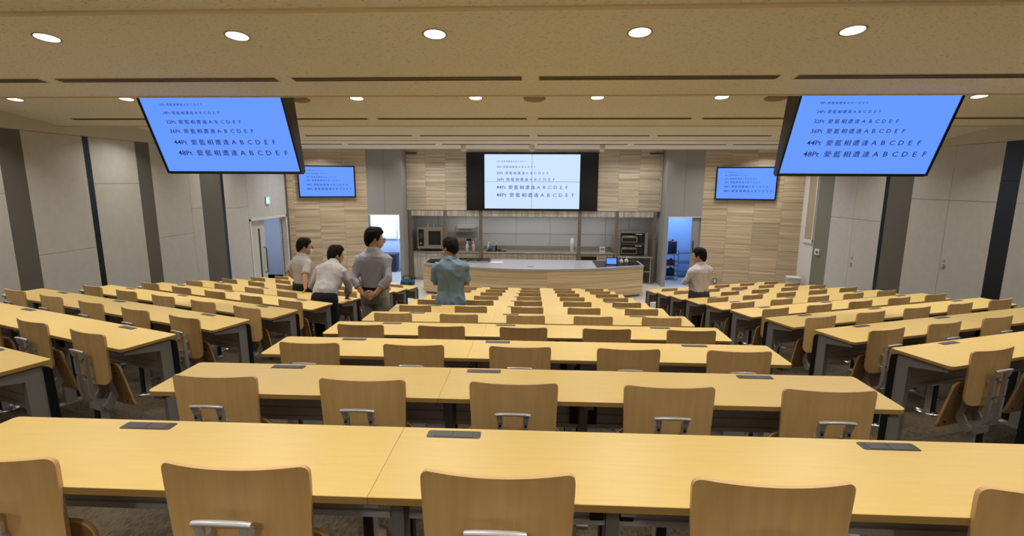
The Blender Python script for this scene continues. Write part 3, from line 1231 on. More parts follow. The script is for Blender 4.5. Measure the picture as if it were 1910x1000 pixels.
NM = ['nearest'] + ORD[1:]
for k in range(11):
    row((-1.628, YF0 + k * ROW, zfl(k)), 0, 'centre', '%s centre row from the back' % NM[k])
for j in range(10):
    k = j + 1
    c_, s_ = math.cos(ANG), math.sin(ANG)
    row((-HX - 3.25 * c_, YF0 + k * ROW + 3.25 * s_, zfl(k)), -ANG, 'left', '%s angled row in the left block' % NM[j], (4,) if j == 0 else None)
    rn = ['unseen nearest'] + NM[:9]
    row((HX, YF0 + k * ROW, zfl(k)), ANG, 'right', '%s angled row in the right block' % rn[j], (0,) if j == 0 else None)

# ------------------------------------------------------------------ demonstration kitchen
PX = [-3.83, -2.73, -1.62, 1.435, 2.57, 3.715]
for i, x in enumerate(PX):
    p = MB()
    p.box(x - .048, KY, ZF, x + .048, KY + .12, -.19)
    struct('trim_%d' % (4 + i), p, M['kwood'])
BAYN = ['far left bay', 'second bay from the left', 'wide middle bay', 'second bay from the right', 'far right bay']
for i in range(5):
    a, b = PX[i] + .05, PX[i + 1] - .05
    v = MB()
    v.box(a, KY + .015, -.37, b, KY + .05, -.195, 0)
    v.box(a, KY + .05, -.37, b, 16.2, -.355, 1)
    o = v.build('hood_valance', [M['steel_b'], M['kwall']])
    tag(o, 'stainless hood strip over the %s of the kitchen' % BAYN[i], 'hood', 'kitchen hood strips')
TOPZ = -1.49
for i in range(5):
    area('hood_fill', ((PX[i] + PX[i + 1]) / 2, 15.72, -.374), PX[i + 1] - PX[i] - .3, (1.2, 4.0, 11.5, 4.0, 1.2)[i], (.97, .98, 1.0), size_y=.12)  # unseen lamps added under the hood strips to brighten the kitchen
for i in range(4):
    a, b = PX[i] + .055, PX[i + 1] - .055
    t = thing('steel_counter', 'stainless steel back counter in the %s of the kitchen' % BAYN[i], 'counter', ((a + b) / 2, KY + .03, ZF), 0, 'kitchen back counters')
    wd = b - a
    h = TOPZ - ZF
    m_ = MB()
    m_.box(-wd / 2, .05, .08, wd / 2, .85, h - .04)
    m_.box(-wd / 2 + .03, .09, 0, wd / 2 - .03, .82, .08)
    m_.build('body', M['steel'], t)
    m_ = MB()
    m_.rbox(-wd / 2, .0, h - .04, wd / 2, .86, h, .008, .003)
    m_.box(-wd / 2, .83, h, wd / 2, .86, h + .10)
    m_.build('worktop', M['steel'], t)
    nd = [2, 2, 5, 2][i]
    for k in range(nd):
        x0 = -wd / 2 + .02 + k * (wd - .04) / nd
        x1 = x0 + (wd - .04) / nd - .012
        if i == 3 and k == 0:
            m_ = MB()
            m_.box(x0, .04, .20, x1, .052, h - .12)  # flat black sheet standing in for the shade inside an open shelf
            m_.build('shelf_shade', M['black'], t)
            continue
        m_ = MB()
        m_.box(x0, .03, .10, x1, .052, h - .06)
        dd = m_.build('door', M['steel_b'], t)
        m_ = MB()
        m_.box(x0 + .04, .014, h - .16, x1 - .04, .03, h - .145)
        m_.build('handle', M['steel'], dd)

# combi oven in the left bay
t = thing('combi_oven', 'steel combi oven with black control column and glass door, far left kitchen bay', 'oven', (-3.22, KY + .12, TOPZ))
m_ = MB()
m_.box(-.42, .02, .08, .42, .62, .755)
for sx in (-1, 1):
    for y in (.1, .55):
        m_.tube([(sx * .37, y, 0), (sx * .37, y, .085)], .025, 10)
m_.tube([(-.15, .3, .75), (-.15, .3, .83)], .03, 10)
m_.tube([(.02, .35, .75), (.02, .35, .85)], .03, 10)
m_.build('body', M['steel'], t)
m_ = MB()
m_.rbox(-.385, -.0, .0, -.22, .03, .53, .02, .004)
for q in range(len(m_.v)):
    x, y, z = m_.v[q]
    m_.v[q] = (x, y, z + .16)
cp = m_.build('control_panel', M['black'], t)
m_ = MB()
m_.box(-.35, -.006, .40, -.255, 0, .56)
m_.build('display', mat('grey_display', rgb(70, 76, 82), .2), cp)
m_ = MB()
m_.tube([(-.303, 0, .25), (-.303, -.03, .25)], .035, 16)
m_.build('knob', M['chrome'], cp)
m_ = MB()
for (x0, z0, x1, z1) in ((-.17, .10, .41, .20), (-.17, .64, .41, .74), (-.17, .2, -.06, .64), (.33, .2, .41, .64)):
    m_.box(x0, -.02, z0, x1, .02, z1)
dd = m_.build('door', M['steel'], t)
m_ = MB()
m_.box(-.06, -.006, .2, .33, .01, .64)
m_.build('window', mat('oven_glass', rgb(34, 34, 34), .08), dd)
m_ = MB()
m_.tube([(.375, -.02, .25), (.375, -.06, .27), (.375, -.06, .42), (.375, -.02, .44)], .012, 8)
m_.build('handle', M['chrome'], dd)

# salamander grill
t = thing('salamander_grill', 'steel salamander grill mounted on the wall of the second kitchen bay', 'grill', (-2.17, 15.95, -1.23))
m_ = MB()
m_.box(-.32, .30, 0, .32, .345, .54)
for sx in (-1, 1):
    m_.box(sx * .30 - .015, .0, .02, sx * .30 + .015, .32, .12)
m_.build('wall_frame', M['darkgrey'], t)
m_ = MB()
m_.rbox(-.33, -.05, .33, .33, .28, .46, .02, .006)
hd_ = m_.build('hood', M['steel'], t)
m_ = MB()
m_.tube([(-.2, -.05, .40), (-.2, -.085, .40), (.2, -.085, .40), (.2, -.05, .40)], .012, 8)
m_.build('handle', M['black'], hd_)
m_ = MB()
m_.box(-.30, 0, 0, .30, .30, .13)
bs_ = m_.build('base', M['steel'], t)
m_ = MB()
m_.box(.03, -.006, .03, .19, 0, .10)
m_.build('control_panel', M['black'], bs_)
m_ = MB()
for k in range(9):
    m_.tube([(-.28 + k * .07, .02, .165), (-.28 + k * .07, .28, .165)], .006, 6)
m_.box(-.29, .01, .158, .29, .025, .172)
m_.build('grill_rack', M['chrome'], t)


def bottle(name, label, x, y, z, h, r, col, kind='plain', cap=None):
    t = thing(name, label, 'bottle', (x, y, z))
    m_ = MB()
    m_.lathe([(0, 0), (r, .004), (r, h * .55), (r * .8, h * .66), (r * .32, h * .74), (r * .32, h * .8), (0, h * .8)], n=16)
    m_.build('body', mat(name + '_plastic', col, .3), t)
    m_ = MB()
    if kind == 'spray':
        m_.box(-r * .3, -r * 1.0, h * .8, r * .3, r * .55, h)
        m_.box(-r * .15, -r * 1.2, h * .70, r * .15, -r * .85, h * .88)
        m_.build('trigger_head', mat(name + '_head', cap or rgb(225, 225, 225), .4), t)
    elif kind == 'pump':
        m_.tube([(0, 0, h * .78), (0, 0, h)], r * .16, 8)
        m_.box(-r * .2, -r * .9, h * .94, r * .2, r * .2, h)
        m_.build('pump', mat(name + '_pump', cap or rgb(235, 235, 235), .4), t)
    else:
        m_.lathe([(0, h * .79), (r * .42, h * .79), (r * .36, h), (0, h)], n=12)
        m_.build('cap', mat(name + '_cap', cap or rgb(200, 200, 200), .4), t)
    return t


bottle('spray_bottle', 'clear white spray bottle on the second bay counter, left of two', -2.08, 15.66, TOPZ, .31, .045, rgb(205, 208, 210), 'spray')
bottle('spray_bottle', 'pinkish spray bottle on the second bay counter, right of two', -1.88, 15.66, TOPZ, .31, .045, rgb(212, 180, 172), 'spray')
bottle('detergent_bottle', 'pale yellow green detergent bottle on the wide middle kitchen counter', -1.41, 15.70, TOPZ, .27, .042, rgb(190, 200, 130), 'plain', rgb(225, 225, 215))
bottle('soap_bottle', 'blue soap pump bottle on the wide middle kitchen counter', -1.32, 15.66, TOPZ, .28, .045, rgb(60, 110, 175), 'pump')
bottle('dark_bottle', 'slim black bottle beside the blue soap bottle in the kitchen', -1.16, 15.70, TOPZ, .25, .033, rgb(24, 24, 28), 'plain', rgb(190, 190, 190))
o = MB()
o.rbox(-1.47, 15.58, TOPZ, -.83, 15.82, TOPZ + .012, .02, .003)
tag(o.build('drip_tray', M['black']), 'thin black tray on the wide middle kitchen counter', 'tray')
for q in bpy.data.objects:
    if q.name in ('detergent_bottle', 'soap_bottle', 'dark_bottle'):
        q.location.z += .012
o = MB()
o.rbox(-.05, -.04, 0, .05, .04, .06, .012, .006)
tag(o.build('scrub_block', M['black'], None, (-1.05, 15.68, TOPZ + .012)), 'small black block on the kitchen tray', 'scrubber')
o = MB()
o.rbox(-.07, -.045, 0, .07, .045, .045, .014, .008)
tag(o.build('sponge', mat('green_sponge', rgb(110, 130, 60), .9), None, (-.92, 15.68, TOPZ + .012)), 'green sponge at the end of the kitchen tray', 'sponge')
t = thing('paper_towel_roll', 'upright white paper towel roll at the right of the wide middle kitchen bay', 'paper towel', (1.25, 15.85, TOPZ))
o = MB()
o.lathe([(.02, .02), (.05, .02), (.05, .40), (.02, .40)], n=20)
o.build('roll', M['white'], t)
o = MB()
o.lathe([(0, 0), (.07, 0), (.07, .014), (.012, .02), (.012, .43), (0, .43)], n=16)
o.build('holder', M['chrome'], t)
t = thing('thermometer_clock', 'small square white digital clock on the counter of the second bay from the right', 'clock', (2.20, 15.75, TOPZ), -.15)
o = MB()
o.rbox(-.085, 0, 0, .085, .03, .16, .01, .004)
o.build('case', M['white'], t)
o = MB()
o.box(-.06, -.003, .045, .06, .001, .125)
o.build('display', mat('lcd_grey', rgb(120, 128, 124), .3), t)

# steel table with the two deck ovens
t = thing('steel_table', 'open stainless table carrying the black deck ovens, far right kitchen bay', 'table', (3.13, 15.70, ZF))
h = .85
o = MB()
o.rbox(-.53, -.50, h - .035, .53, .50, h, .008, .003)
o.build('tabletop', M['steel'], t)
for sx in (-1, 1):
    for sy in (-1, 1):
        o = MB()
        o.tube([(sx * .48, sy * .45, 0), (sx * .48, sy * .45, h - .03)], .019, 12)
        o.build('leg', M['steel'], t)
o = MB()
o.box(-.5, -.46, .38, .5, .46, .40)
o.build('shelf', M['steel'], t)
for k in (0, 1):
    t = thing('deck_oven', '%s of the two stacked black deck ovens, far right kitchen bay' % ('lower' if k == 0 else 'upper'), 'oven', (3.08, 15.42, ZF + .85 + .36 * k), 0, 'stacked deck ovens')
    o = MB()
    o.box(-.44, .03, 0, .46, .70, .355)
    o.build('body', M['steel'], t)
    o = MB()
    o.box(-.37, .0, .015, .36, .035, .345)
    fp = o.build('front_panel', M['black'], t)
    o = MB()
    for (x0, z0, x1, z1) in ((-.35, .06, .13, .085), (-.35, .20, .13, .235), (-.35, .085, -.325, .2), (.105, .085, .13, .2)):
        o.box(x0, -.015, z0, x1, .0, z1)
    dd = o.build('door', M['chrome'], t)
    o = MB()
    o.box(-.325, -.008, .085, .105, .0, .2)
    o.build('window', mat('oven_dark_glass', rgb(44, 36, 30), .1), dd)
    o = MB()
    o.tube([(-.33, -.015, .255), (-.33, -.05, .255), (.11, -.05, .255), (.11, -.015, .255)], .011, 8)
    o.build('handle', M['chrome'], dd)
    o = MB()
    o.box(.07, -.004, .305, .16, .0, .325)
    o.box(.18, -.004, .30, .27, .0, .325)
    o.build('label_plate', M['white'], fp)
    for z in (.07, .13, .19, .25):
        o = MB()
        o.tube([(.25, 0, z), (.25, -.014, z)], .016, 12)
        o.build('knob', M['outlet'], fp)

# island counter with a curved wooden front
def arc(x, off=0.0):
    return 12.79 + .79 * (x / 3.03) ** 2 + off


xs = [-3.03 + 6.07 * i / 40 for i in range(41)]
IT = -1.55
t = thing('island_counter', 'long curved wooden demonstration counter with steel top in front of the kitchen', 'counter', (0, 0, 0))
o = MB()
o.prism([(x, arc(x)) for x in xs] + [(x, arc(x) + .03) for x in xs[::-1]], 'z', ZF + .07, IT - .045)
o.build('front_panel', M['island'], t)
o = MB()
o.prism([(x, arc(x) + .03) for x in xs] + [(3.04, 14.35), (-3.03, 14.35)], 'z', ZF + .07, IT - .045)
o.build('body', M['island'], t)
o = MB()
o.prism([(x * .98, arc(x) + .10) for x in xs] + [(2.95, 14.28), (-2.95, 14.28)], 'z', ZF, ZF + .07)
o.build('plinth', M['darkgrey'], t)
o = MB()
o.prism([(x * 1.004, arc(x) - .025) for x in xs] + [(3.055, 14.38), (-3.045, 14.38)], 'z', IT - .045, IT)
o.build('worktop', mat('island_steel_top', rgb(212, 212, 218), .3, .7), t)
o = MB()
o.rbox(-.115, 13.10, IT - .002, .055, 13.19, IT + .003, .006, .001)
o.build('power_outlet', M['outlet_f'], t)
for nm, x0, x1, lb in (('black_mat', -2.98, -2.25, 'black glass plate at the left end of the island top'), ('black_mat', 1.72, 2.98, 'black glass plate at the right end of the island top')):
    o = MB()
    o.prism([(x0, arc(x0) + .10), (x1, arc(x1) + .10), (x1, 14.30), (x0, 14.30)], 'z', IT, IT + .006)
    tag(o.build(nm, mat('black_glass', rgb(26, 26, 28), .18)), lb, 'plate')
t = thing('gas_cooktop', 'steel gas cooktop with black grates on the left half of the island', 'cooktop', (-1.66, 14.0, IT))
o = MB()
o.rbox(-.48, -.27, 0, .48, .27, .022, .02, .004)
o.build('body', M['steel'], t)
for x in (-.3, 0, .3):
    o = MB()
    for q in range(4):
        a = q * PI / 2 + PI / 4
        o.box(-.14, -.008, .05, .14, .008, .062) if q == 0 else None
    o.box(-.008, -.22, .05, .008, .22, .062)
    for y in (-.2, -.07, .07, .2):
        o.box(-.14, y - .008, .05, .14, y + .008, .062)
    for sx in (-1, 1):
        o.box(sx * .14 - .008, -.22, .05, sx * .14 + .008, .22, .062)
        for sy in (-1, 1):
            o.box(sx * .14 - .008, sy * .21 - .008, .02, sx * .14 + .008, sy * .21 + .008, .055)
    gr = o.build('grate', M['black'], t)
    o = MB()
    o.lathe([(0, .02), (.06, .02), (.06, .032), (.04, .042), (0, .042)], (x * 0, 0, 0), 16)
    bb = o.build('burner', M['darkgrey'], gr)
    gr.location.x = x
o = MB()
o.box(-1.15, 13.64, IT, -.82, 13.94, IT + .012)
tag(o.build('paper_stack', M['white']), 'flat white paper pad beside the gas cooktop on the island', 'paper')
t = thing('tablet', 'tablet with glowing blue screen propped on the right of the island', 'tablet', (2.17, 13.58, IT + .006), -.1)
o = MB()
o.rbox(-.15, 0, 0, .15, .012, .21, .012, .002)
tb = o.build('body', M['black'], t, None, (-.35, 0, 0))
o = MB()
o.box(-.13, -.002, .025, .13, .001, .185)
o.build('screen', M['screen'], tb)
o = MB()
o.prism([(.03, 0), (.13, 0), (.075, .15)], 'x', -.09, .09)
o.build('stand', M['black'], t)
bottle('dispenser_bottle', 'small white pump bottle on the island, left of the pair by the tablet', 2.47, 13.80, IT + .006, .16, .05, rgb(225, 228, 230), 'pump')
bottle('dispenser_bottle', 'small white pump bottle on the island, right of the pair by the tablet', 2.62, 13.86, IT + .006, .17, .05, rgb(225, 228, 230), 'pump')

# things on the front floor
t = thing('tool_bag', 'dark teal open tool bag with a carrying frame on the floor by the left doorway', 'tool bag', (-3.78, 14.70, ZF), .1)
o = MB()
teal = cloth('teal_fabric', rgb(34, 92, 98), .7)
rings = []
for (z, a, b) in ((0, .20, .13), (.03, .215, .14), (.12, .20, .12), (.15, .185, .10)):
    rings.append([(a * math.copysign(abs(math.cos(q)) ** .45, math.cos(q)), b * math.copysign(abs(math.sin(q)) ** .45, math.sin(q)), z) for q in [2 * PI * k / 28 for k in range(28)]])
o.loft(rings)
o.build('bag', teal, t)
o = MB()
o.tube([(-.14, 0, .13), (-.13, 0, .25), (-.10, 0, .265), (.10, 0, .265), (.13, 0, .25), (.14, 0, .13)], .016, 8)
o.build('handle', M['black'], t)
o = MB()
for sx in (-1, 1):
    o.rbox(sx * .1 - .06, -.150, .03, sx * .1 + .06, -.128, .10, .006, .003)
pk = o.build('pocket', M['black'], t)
o = MB()
o.rbox(-.08, -.05, 0, .08, .05, .12, .004, .002)
tag(o.build('paper_box', M['white'], None, (3.06, 12.40, ZF)), 'small white paper box on the pale floor by the right aisle', 'box')

# left storeroom
t = thing('whiteboard', 'brightly lit white board with ruled columns seen through the left front doorway', 'board', (-5.25, 17.28, -1.31))
o = MB()
o.box(-.56, -.02, 0, .46, .015, 1.02)
wbm = mat('whiteboard_face', rgb(238, 240, 242), .3)
fc = o.build('board', wbm, t)
o = MB()
for k in range(11):
    x = -.54 + k * .098
    o.box(x - .002, -.0215, .02, x + .002, -.02, 1.0)
for k in range(9):
    o.box(-.54, -.0215, .06 + k * .1 - .002, .44, -.02, .06 + k * .1 + .002)
random.seed(3)
for r in range(3):
    for k in range(14):
        o.box(.0 + k * .03, -.022, .70 - r * .09, .0 + k * .03 + random.uniform(.01, .024), -.02, .70 - r * .09 + random.uniform(.02, .05))
o.build('markings', mat('board_ink', rgb(150, 165, 185), .6), fc)
area('board_lamp', (-5.2, 16.7, .1), .5, 26, (.95, .98, 1.0), (math.radians(32), 0, 0), size_y=.2)
t = thing('glow_strip', 'upright white strip glowing beside the board in the left doorway', 'wall light', (-4.71, 17.27, -1.30))  # upright strip that glows by its own emission
o = MB()
o.box(-.02, -.03, 0, .02, 0, 1.05)
o.build('tube', mat('strip_glow', rgb(240, 240, 255), .4, emit=(.85, .9, 1, 1), estr=1.6), t)
o = MB()
o.box(-.03, -.005, -.02, .03, .02, 1.07)
o.build('backplate', M['white'], t)
binm = mat('navy_bin', rgb(36, 46, 62), .5)
for k, x in enumerate((-5.18, -4.84)):
    t = thing('waste_bin', 'dark navy waste bin through the left doorway, %s of two' % ('left' if k == 0 else 'right'), 'bin', (x, 16.95, ZF), 0, 'waste bins in the left storeroom')
    o = MB()
    o.loft([[(sx * a, sy * b, z) for sx, sy in ((-1, -1), (1, -1), (1, 1), (-1, 1))] for z, a, b in ((0, .12, .15), (.58, .155, .2))], 0, False)
    o.build('body', binm, t)
    o = MB()
    o.rbox(-.165, -.21, .58, .165, .21, .63, .03, .01)
    o.build('lid', binm, t)
# right storeroom
wire = mat('rack_steel', rgb(150, 160, 180), .35, .8)


def rack(name, label, x0, x1, y0, y1, zs, top, solid):
    t = thing(name, label, 'rack', ((x0 + x1) / 2, (y0 + y1) / 2, ZF))
    hx, hy = (x1 - x0) / 2, (y1 - y0) / 2
    for sx in (-1, 1):
        for sy in (-1, 1):
            o = MB()
            o.tube([(sx * hx, sy * hy, .0), (sx * hx, sy * hy, top - ZF)], .013, 8)
            o.build('post', wire, t)
    for z in zs:
        o = MB()
        z -= ZF
        o.box(-hx, -hy - .01, z - .03, hx, -hy + .01, z)
        o.box(-hx, hy - .01, z - .03, hx, hy + .01, z)
        if solid:
            o.box(-hx, -hy, z - .012, hx, hy, z)
        else:
            n = int(hx * 2 / .04)
            for k in range(n + 1):
                x = -hx + k * 2 * hx / n
                o.box(x - .003, -hy, z - .01, x + .003, hy, z - .002)
        o.build('shelf', wire, t)
    return t


rack('wheeled_rack', 'narrow steel rack holding pots, left side of the right front doorway', 4.16, 4.66, 16.0, 16.5, (-2.28, -1.93, -1.56), -1.50, True)
rack('shelf_unit', 'low wide steel shelving inside the right front doorway', 4.78, 5.9, 16.45, 16.95, (-2.26, -1.91, -1.58), -1.50, True)


def pot(label, x, y, z, r, h, col, rim):
    t = thing('cooking_pot', label, 'pot', (x, y, z), 0)
    o = MB()
    o.lathe([(0, 0), (r * .95, 0), (r, .02), (r, h), (r * .9, h), (0, h * .98)], n=24)
    o.build('body', mat('pot_body', col, .35), t)
    o = MB()
    o.lathe([(r * 1.02, h - .05), (r * 1.04, h - .04), (r * 1.04, h), (0, h + .03), (0, h - .05)], n=24)
    ld = o.build('lid', mat('pot_rim', rim, .35), t)
    o = MB()
    o.lathe([(0, h + .02), (.03, h + .02), (.035, h + .06), (0, h + .06)], n=12)
    o.build('knob', M['black'], ld)


pot('tall black pot with red rim on top of the narrow steel rack', 4.50, 16.2, -1.56, .14, .38, rgb(26, 24, 30), rgb(120, 40, 50))
pot('low dark red pot on the middle shelf of the narrow steel rack', 4.48, 16.2, -1.93, .13, .14, rgb(110, 44, 48), rgb(90, 40, 44))
pot('black pot on the bottom shelf of the narrow steel rack', 4.48, 16.2, -2.28, .13, .2, rgb(30, 28, 34), rgb(40, 38, 44))

d = MB()
d.box(4.70, DY + .05, ZF + .01, 4.925, DY + .09, -.33)
dr = struct('door_4', d, M['grey_wall'])
h = MB()
h.tube([(4.745, DY + .05, -1.02), (4.745, DY + .01, -1.03), (4.745, DY + .01, -1.36), (4.745, DY + .05, -1.37)], .014, 8)
h.build('door_handle', M['black'], dr)
# ------------------------------------------------------------------ people
def remesh(mb, name, m, parent, voxel, smooth=3, wrinkle=0.0, wfreq=9.0, seed=0.0, stretch=(1, 1, .5)):
    o = mb.build('tmp_' + name, m)
    md = o.modifiers.new('r', 'REMESH')
    md.mode = 'VOXEL'
    md.voxel_size = voxel
    ms = o.modifiers.new('s', 'SMOOTH')
    ms.factor = .5
    ms.iterations = smooth
    dg = bpy.context.evaluated_depsgraph_get()
    me = bpy.data.meshes.new_from_object(o.evaluated_get(dg))
    old = o.data
    bpy.data.objects.remove(o)
    bpy.data.meshes.remove(old)
    me.name = name
    if wrinkle:
        nr = [v.normal.copy() for v in me.vertices]
        for v, n in zip(me.vertices, nr):
            c = v.co
            p = Vector((c.x * stretch[0] * wfreq + seed, c.y * stretch[1] * wfreq, c.z * stretch[2] * wfreq + c.x * wfreq * .45))
            d = 1 - abs(noise.noise(p)) * 2.2
            v.co = c + n * (d * wrinkle)
    me.materials.clear()
    for q in (m if isinstance(m, (list, tuple)) else [m]):
        me.materials.append(q)
    me.polygons.foreach_set('use_smooth', [True] * len(me.polygons))
    r = bpy.data.objects.new(name, me)
    COL.objects.link(r)
    r.parent = parent
    return r


def sup(a, b, n=28, e=.8):
    return [(a * math.copysign(abs(math.cos(q)) ** e, math.cos(q)), b * math.copysign(abs(math.sin(q)) ** e, math.sin(q))) for q in [2 * PI * k / n for k in range(n)]]


def hand(mb, wr, d, nrm, thumb, curl, s=1.0):
    """palm and five fingers from the wrist; d = pointing direction, nrm = out of the palm, thumb = thumb side"""
    wr, d, nrm, th = Vector(wr), Vector(d).normalized(), Vector(nrm).normalized(), Vector(thumb).normalized()
    rings = []
    for (q, w, t_) in ((-.02, .026, .02), (.0, .029, .019), (.035, .039, .016), (.07, .042, .014), (.088, .040, .011)):
        c = wr + d * q * s
        rings.append([tuple(c + th * (w * s * math.cos(a)) + nrm * (t_ * s * math.sin(a))) for a in [2 * PI * k / 14 for k in range(14)]])
    mb.loft(rings)
    ln = (.068, .077, .071, .056)
    for i in range(4):
        off = (.0315 - i * .021)
        p = wr + d * (.080 - abs(off) * .12) * s + th * off * s
        pts, rad = [p.copy()], [.0085 * s]
        dd = d.copy() + th * off * 1.5
        dd.normalize()
        for k, fr in enumerate((.45, .30, .25)):
            dd = (dd + nrm * math.tan(curl * (.7 if k == 0 else 1.0))).normalized()
            p = p + dd * ln[i] * fr * s
            pts.append(p.copy())
            rad.append((.0082, .0076, .0058)[k] * s)
        mb.tube(pts, rad, 8)
    p = wr + d * .022 * s + th * .030 * s
    d1 = (d * .6 + th * .7 + nrm * .25).normalized()
    p2 = p + d1 * .038 * s
    d2 = (d * .85 + th * .35 + nrm * .4).normalized()
    p3 = p2 + d2 * .030 * s
    mb.tube([p - d1 * .012, p, p2, p3], [.013 * s, .0125 * s, .0105 * s, .007 * s], 8)


def person(label, loc, yaw, H, lean, lean_s, head_yaw, head_pitch, armL, armR, shirt, sleeve, trouser, tuck=True, belt=None, mask=False, glasses=False, hairn=0.0, hair_short=False, thin=1.0, collar=True, wr=.006, seed=0.0):
    s = H / 1.70
    t = thing('person', label, 'person', loc, yaw)

    def up(p):
        """bend the trunk about the hips"""
        x, y, z = p
        if z > .92:
            k = min(1.0, (z - .92) / .22)
            R_ = Matrix.Rotation(-lean * k, 3, 'X') @ Matrix.Rotation(lean_s * k, 3, 'Y')
            v = R_ @ Vector((x, y, z - .92))
            return (v.x * s, v.y * s, (v.z + .92) * s)
        return (x * s, y * s, z * s)

    def upr(ring):
        return [up(p) for p in ring]
    T = [(.80, .150, .100, .0), (.88, .165, .118, -.008), (.95, .155, .110, -.004), (1.04, .143, .100, 0), (1.14, .154, .108, 0), (1.25, .170, .116, -.006), (1.33, .178, .112, -.014), (1.385, .158, .092, -.018), (1.418, .118, .076, -.016), (1.455, .062, .060, -.010), (1.53, .052, .054, .006)]
    T = [(z, a * thin, b * thin, y) for z, a, b, y in T]
    body = MB()
    body.loft([upr([(x * .93, y * .93 + yo, z) for x, y in sup(a, b)]) for z, a, b, yo in T])
    for sx in (-1, 1):
        leg = [(sx * .085, 0, .88), (sx * .088, .012, .68), (sx * .090, .012, .48), (sx * .092, -.012, .30), (sx * .094, -.015, .09), (sx * .094, -.015, .05)]
        body.tube([up(p) for p in leg], [q * s for q in (.080, .072, .052, .050, .036, .036)], 14)
        body.tube([up((sx * .094, -.05, .04)), up((sx * .098, .05, .035)), up((sx * .106, .15, .025))], [.036 * s, .038 * s, .024 * s], 12)
    # arms: joints are given in person space after the bend (already at world scale)
    sh = {}
    for side, sx, arm in (('L', -1, armL), ('R', 1, armR)):
        S0 = Vector(up((sx * .135 * thin, -.014, 1.370)))
        S1 = Vector(up((sx * .176 * thin, -.014, 1.338)))
        E_, W_ = Vector(arm['elbow']), Vector(arm['wrist'])
        mid = S1.lerp(E_, .5)
        fm = E_.lerp(W_, .35)
        pts = [S0, S1, mid, E_, fm, W_]
        rad = [.044, .048, .041, .036, .036, .026]
        body.tube(pts, [q * s for q in rad], 14)
        hd = arm.get('dir') or tuple((W_ - E_).normalized())
        hand(body, W_, hd, arm['palm'], arm['thumb'], arm.get('curl', .3), s * .97)
        sh[side] = (S0, S1, mid, E_, fm, W_)
    # head
    nb = Vector(up((0, .0, 1.47)))
    hc = Vector(up((0, .012, 1.52))) + Vector((0, .020, .050)) * s
    HM = Matrix.Translation(hc) @ Matrix.Rotation(head_yaw, 4, 'Z') @ Matrix.Rotation(head_pitch, 4, 'X')

    def hp(x, y, z):
        return tuple(HM @ Vector((x * s * 1.1, y * s * 1.1, z * s * 1.1)))
    rings = []
    for i in range(1, 18):
        f = PI * i / 18
        z = -.122 * math.cos(f)
        r0 = math.sin(f)
        low = max(0, -z / .122)
        a = .076 * r0 ** .85 * (1 - .22 * low ** 1.5)
        b = .096 * r0 ** .8
        rings.append([hp(a * math.cos(q), b * math.sin(q) * (1 if math.sin(q) > 0 else (1 - .28 * low)) + .012 * low * r0, z) for q in [2 * PI * k / 24 for k in range(24)]])
    body.loft(rings)
    body.tube([up((0, -.012, 1.42)), up((0, -.004, 1.48)), hp(0, -.01, -.05)], [.058 * s, .054 * s, .052 * s], 16)
    body.tube([hp(0, .088, .02), hp(0, .100, -.005), hp(0, .112, -.028), hp(0, .096, -.038)], [.008 * s, .010 * s, .014 * s, .012 * s], 10)       # nose
    body.tube([hp(-.022, .089, -.062), hp(0, .095, -.060), hp(.022, .089, -.062)], [.006 * s, .010 * s, .006 * s], 8)                            # lips
    for sx in (-1, 1):
        body.tube([hp(sx * .070, .005, -.035), hp(sx * .079, -.004, -.008), hp(sx * .080, -.010, .018), hp(sx * .074, .0, .028)], [.009 * s, .014 * s, .014 * s, .008 * s], 10, flat=.6)
    bo = remesh(body, 'body', M['skin'], t, .0055, 2)
    for sx in (-1, 1):
        e = MB()
        c_ = hp(sx * .030, .080, .006)
        e.lathe([(.0, -.010 * s), (.009 * s, -.005 * s), (.011 * s, 0), (.009 * s, .005 * s), (0, .010 * s)], c_, 12)
        e.build('eye', M['black'], t)
    # hair
    h = MB()
    rings = []
    for i in range(1, 24):
        f = PI * i / 24
        ring = []
        for k in range(36):
            q = 2 * PI * k / 36
            dx, dy, dz = math.sin(f) * math.cos(q), math.sin(f) * math.sin(q), -math.cos(f)
            front = math.degrees(math.atan2(abs(dx), dy))      # 0 = face, 180 = back
            if front < 48:
                zb = .052
            elif front < 78:
                zb = .052 - (front - 48) / 30 * .075
            elif front < 112:
                zb = .010 if 86 < front < 106 else -.022
            else:
                zb = -.022 - (front - 112) / 68 * (.045 if hair_short else .062)
            z = dz * .122
            k_ = (z - zb) / .02
            k_ = max(0, min(1, k_))
            th_ = .016 + .010 * max(0, dz) + .006 * (noise.noise(Vector((dx * 5 + hairn, dy * 5, dz * 5))))
            if hair_short:
                th_ *= .75 if dz < .3 else .95
            g = k_ * th_ - (1 - k_) * .016
            low = max(0, -z / .122)
            ring.append(hp((.076 * math.sin(f) ** .85 * (1 - .22 * low ** 1.5) + g) * math.cos(q), (.096 * math.sin(f) ** .8 + g) * math.sin(q) * (1 if dy > 0 else (1 - .20 * low)), dz * (.122 + g)))
        rings.append(ring)
    h.loft(rings)
    remesh(h, 'hair', M['hair'], t, .006, 2, .0025, 60.0, hairn, (1, 1, .3))
    # shirt
    c = MB()
    z_h = .965 if tuck else .86
    prof = [(z, a, b, y) for z, a, b, y in T if z_h + .02 < z < 1.44]
    if tuck:
        prof = [(z_h, .143 * thin, .098 * thin, -.004)] + prof
    else:
        prof = [(z_h, .182 * thin, .138 * thin, -.008), (.92, .176 * thin, .130 * thin, -.006)] + [q for q in prof if q[0] > .97]
    prof += [(1.445, .068, .066, -.010), (1.468, .062, .062, -.008)]
    ease = {z_h: .012}
    c.loft([upr([(x, y + yo, z) for x, y in sup(a + (.016 if z < 1.40 else .010), b + (.018 if z < 1.40 else .010))]) for z, a, b, yo in prof])
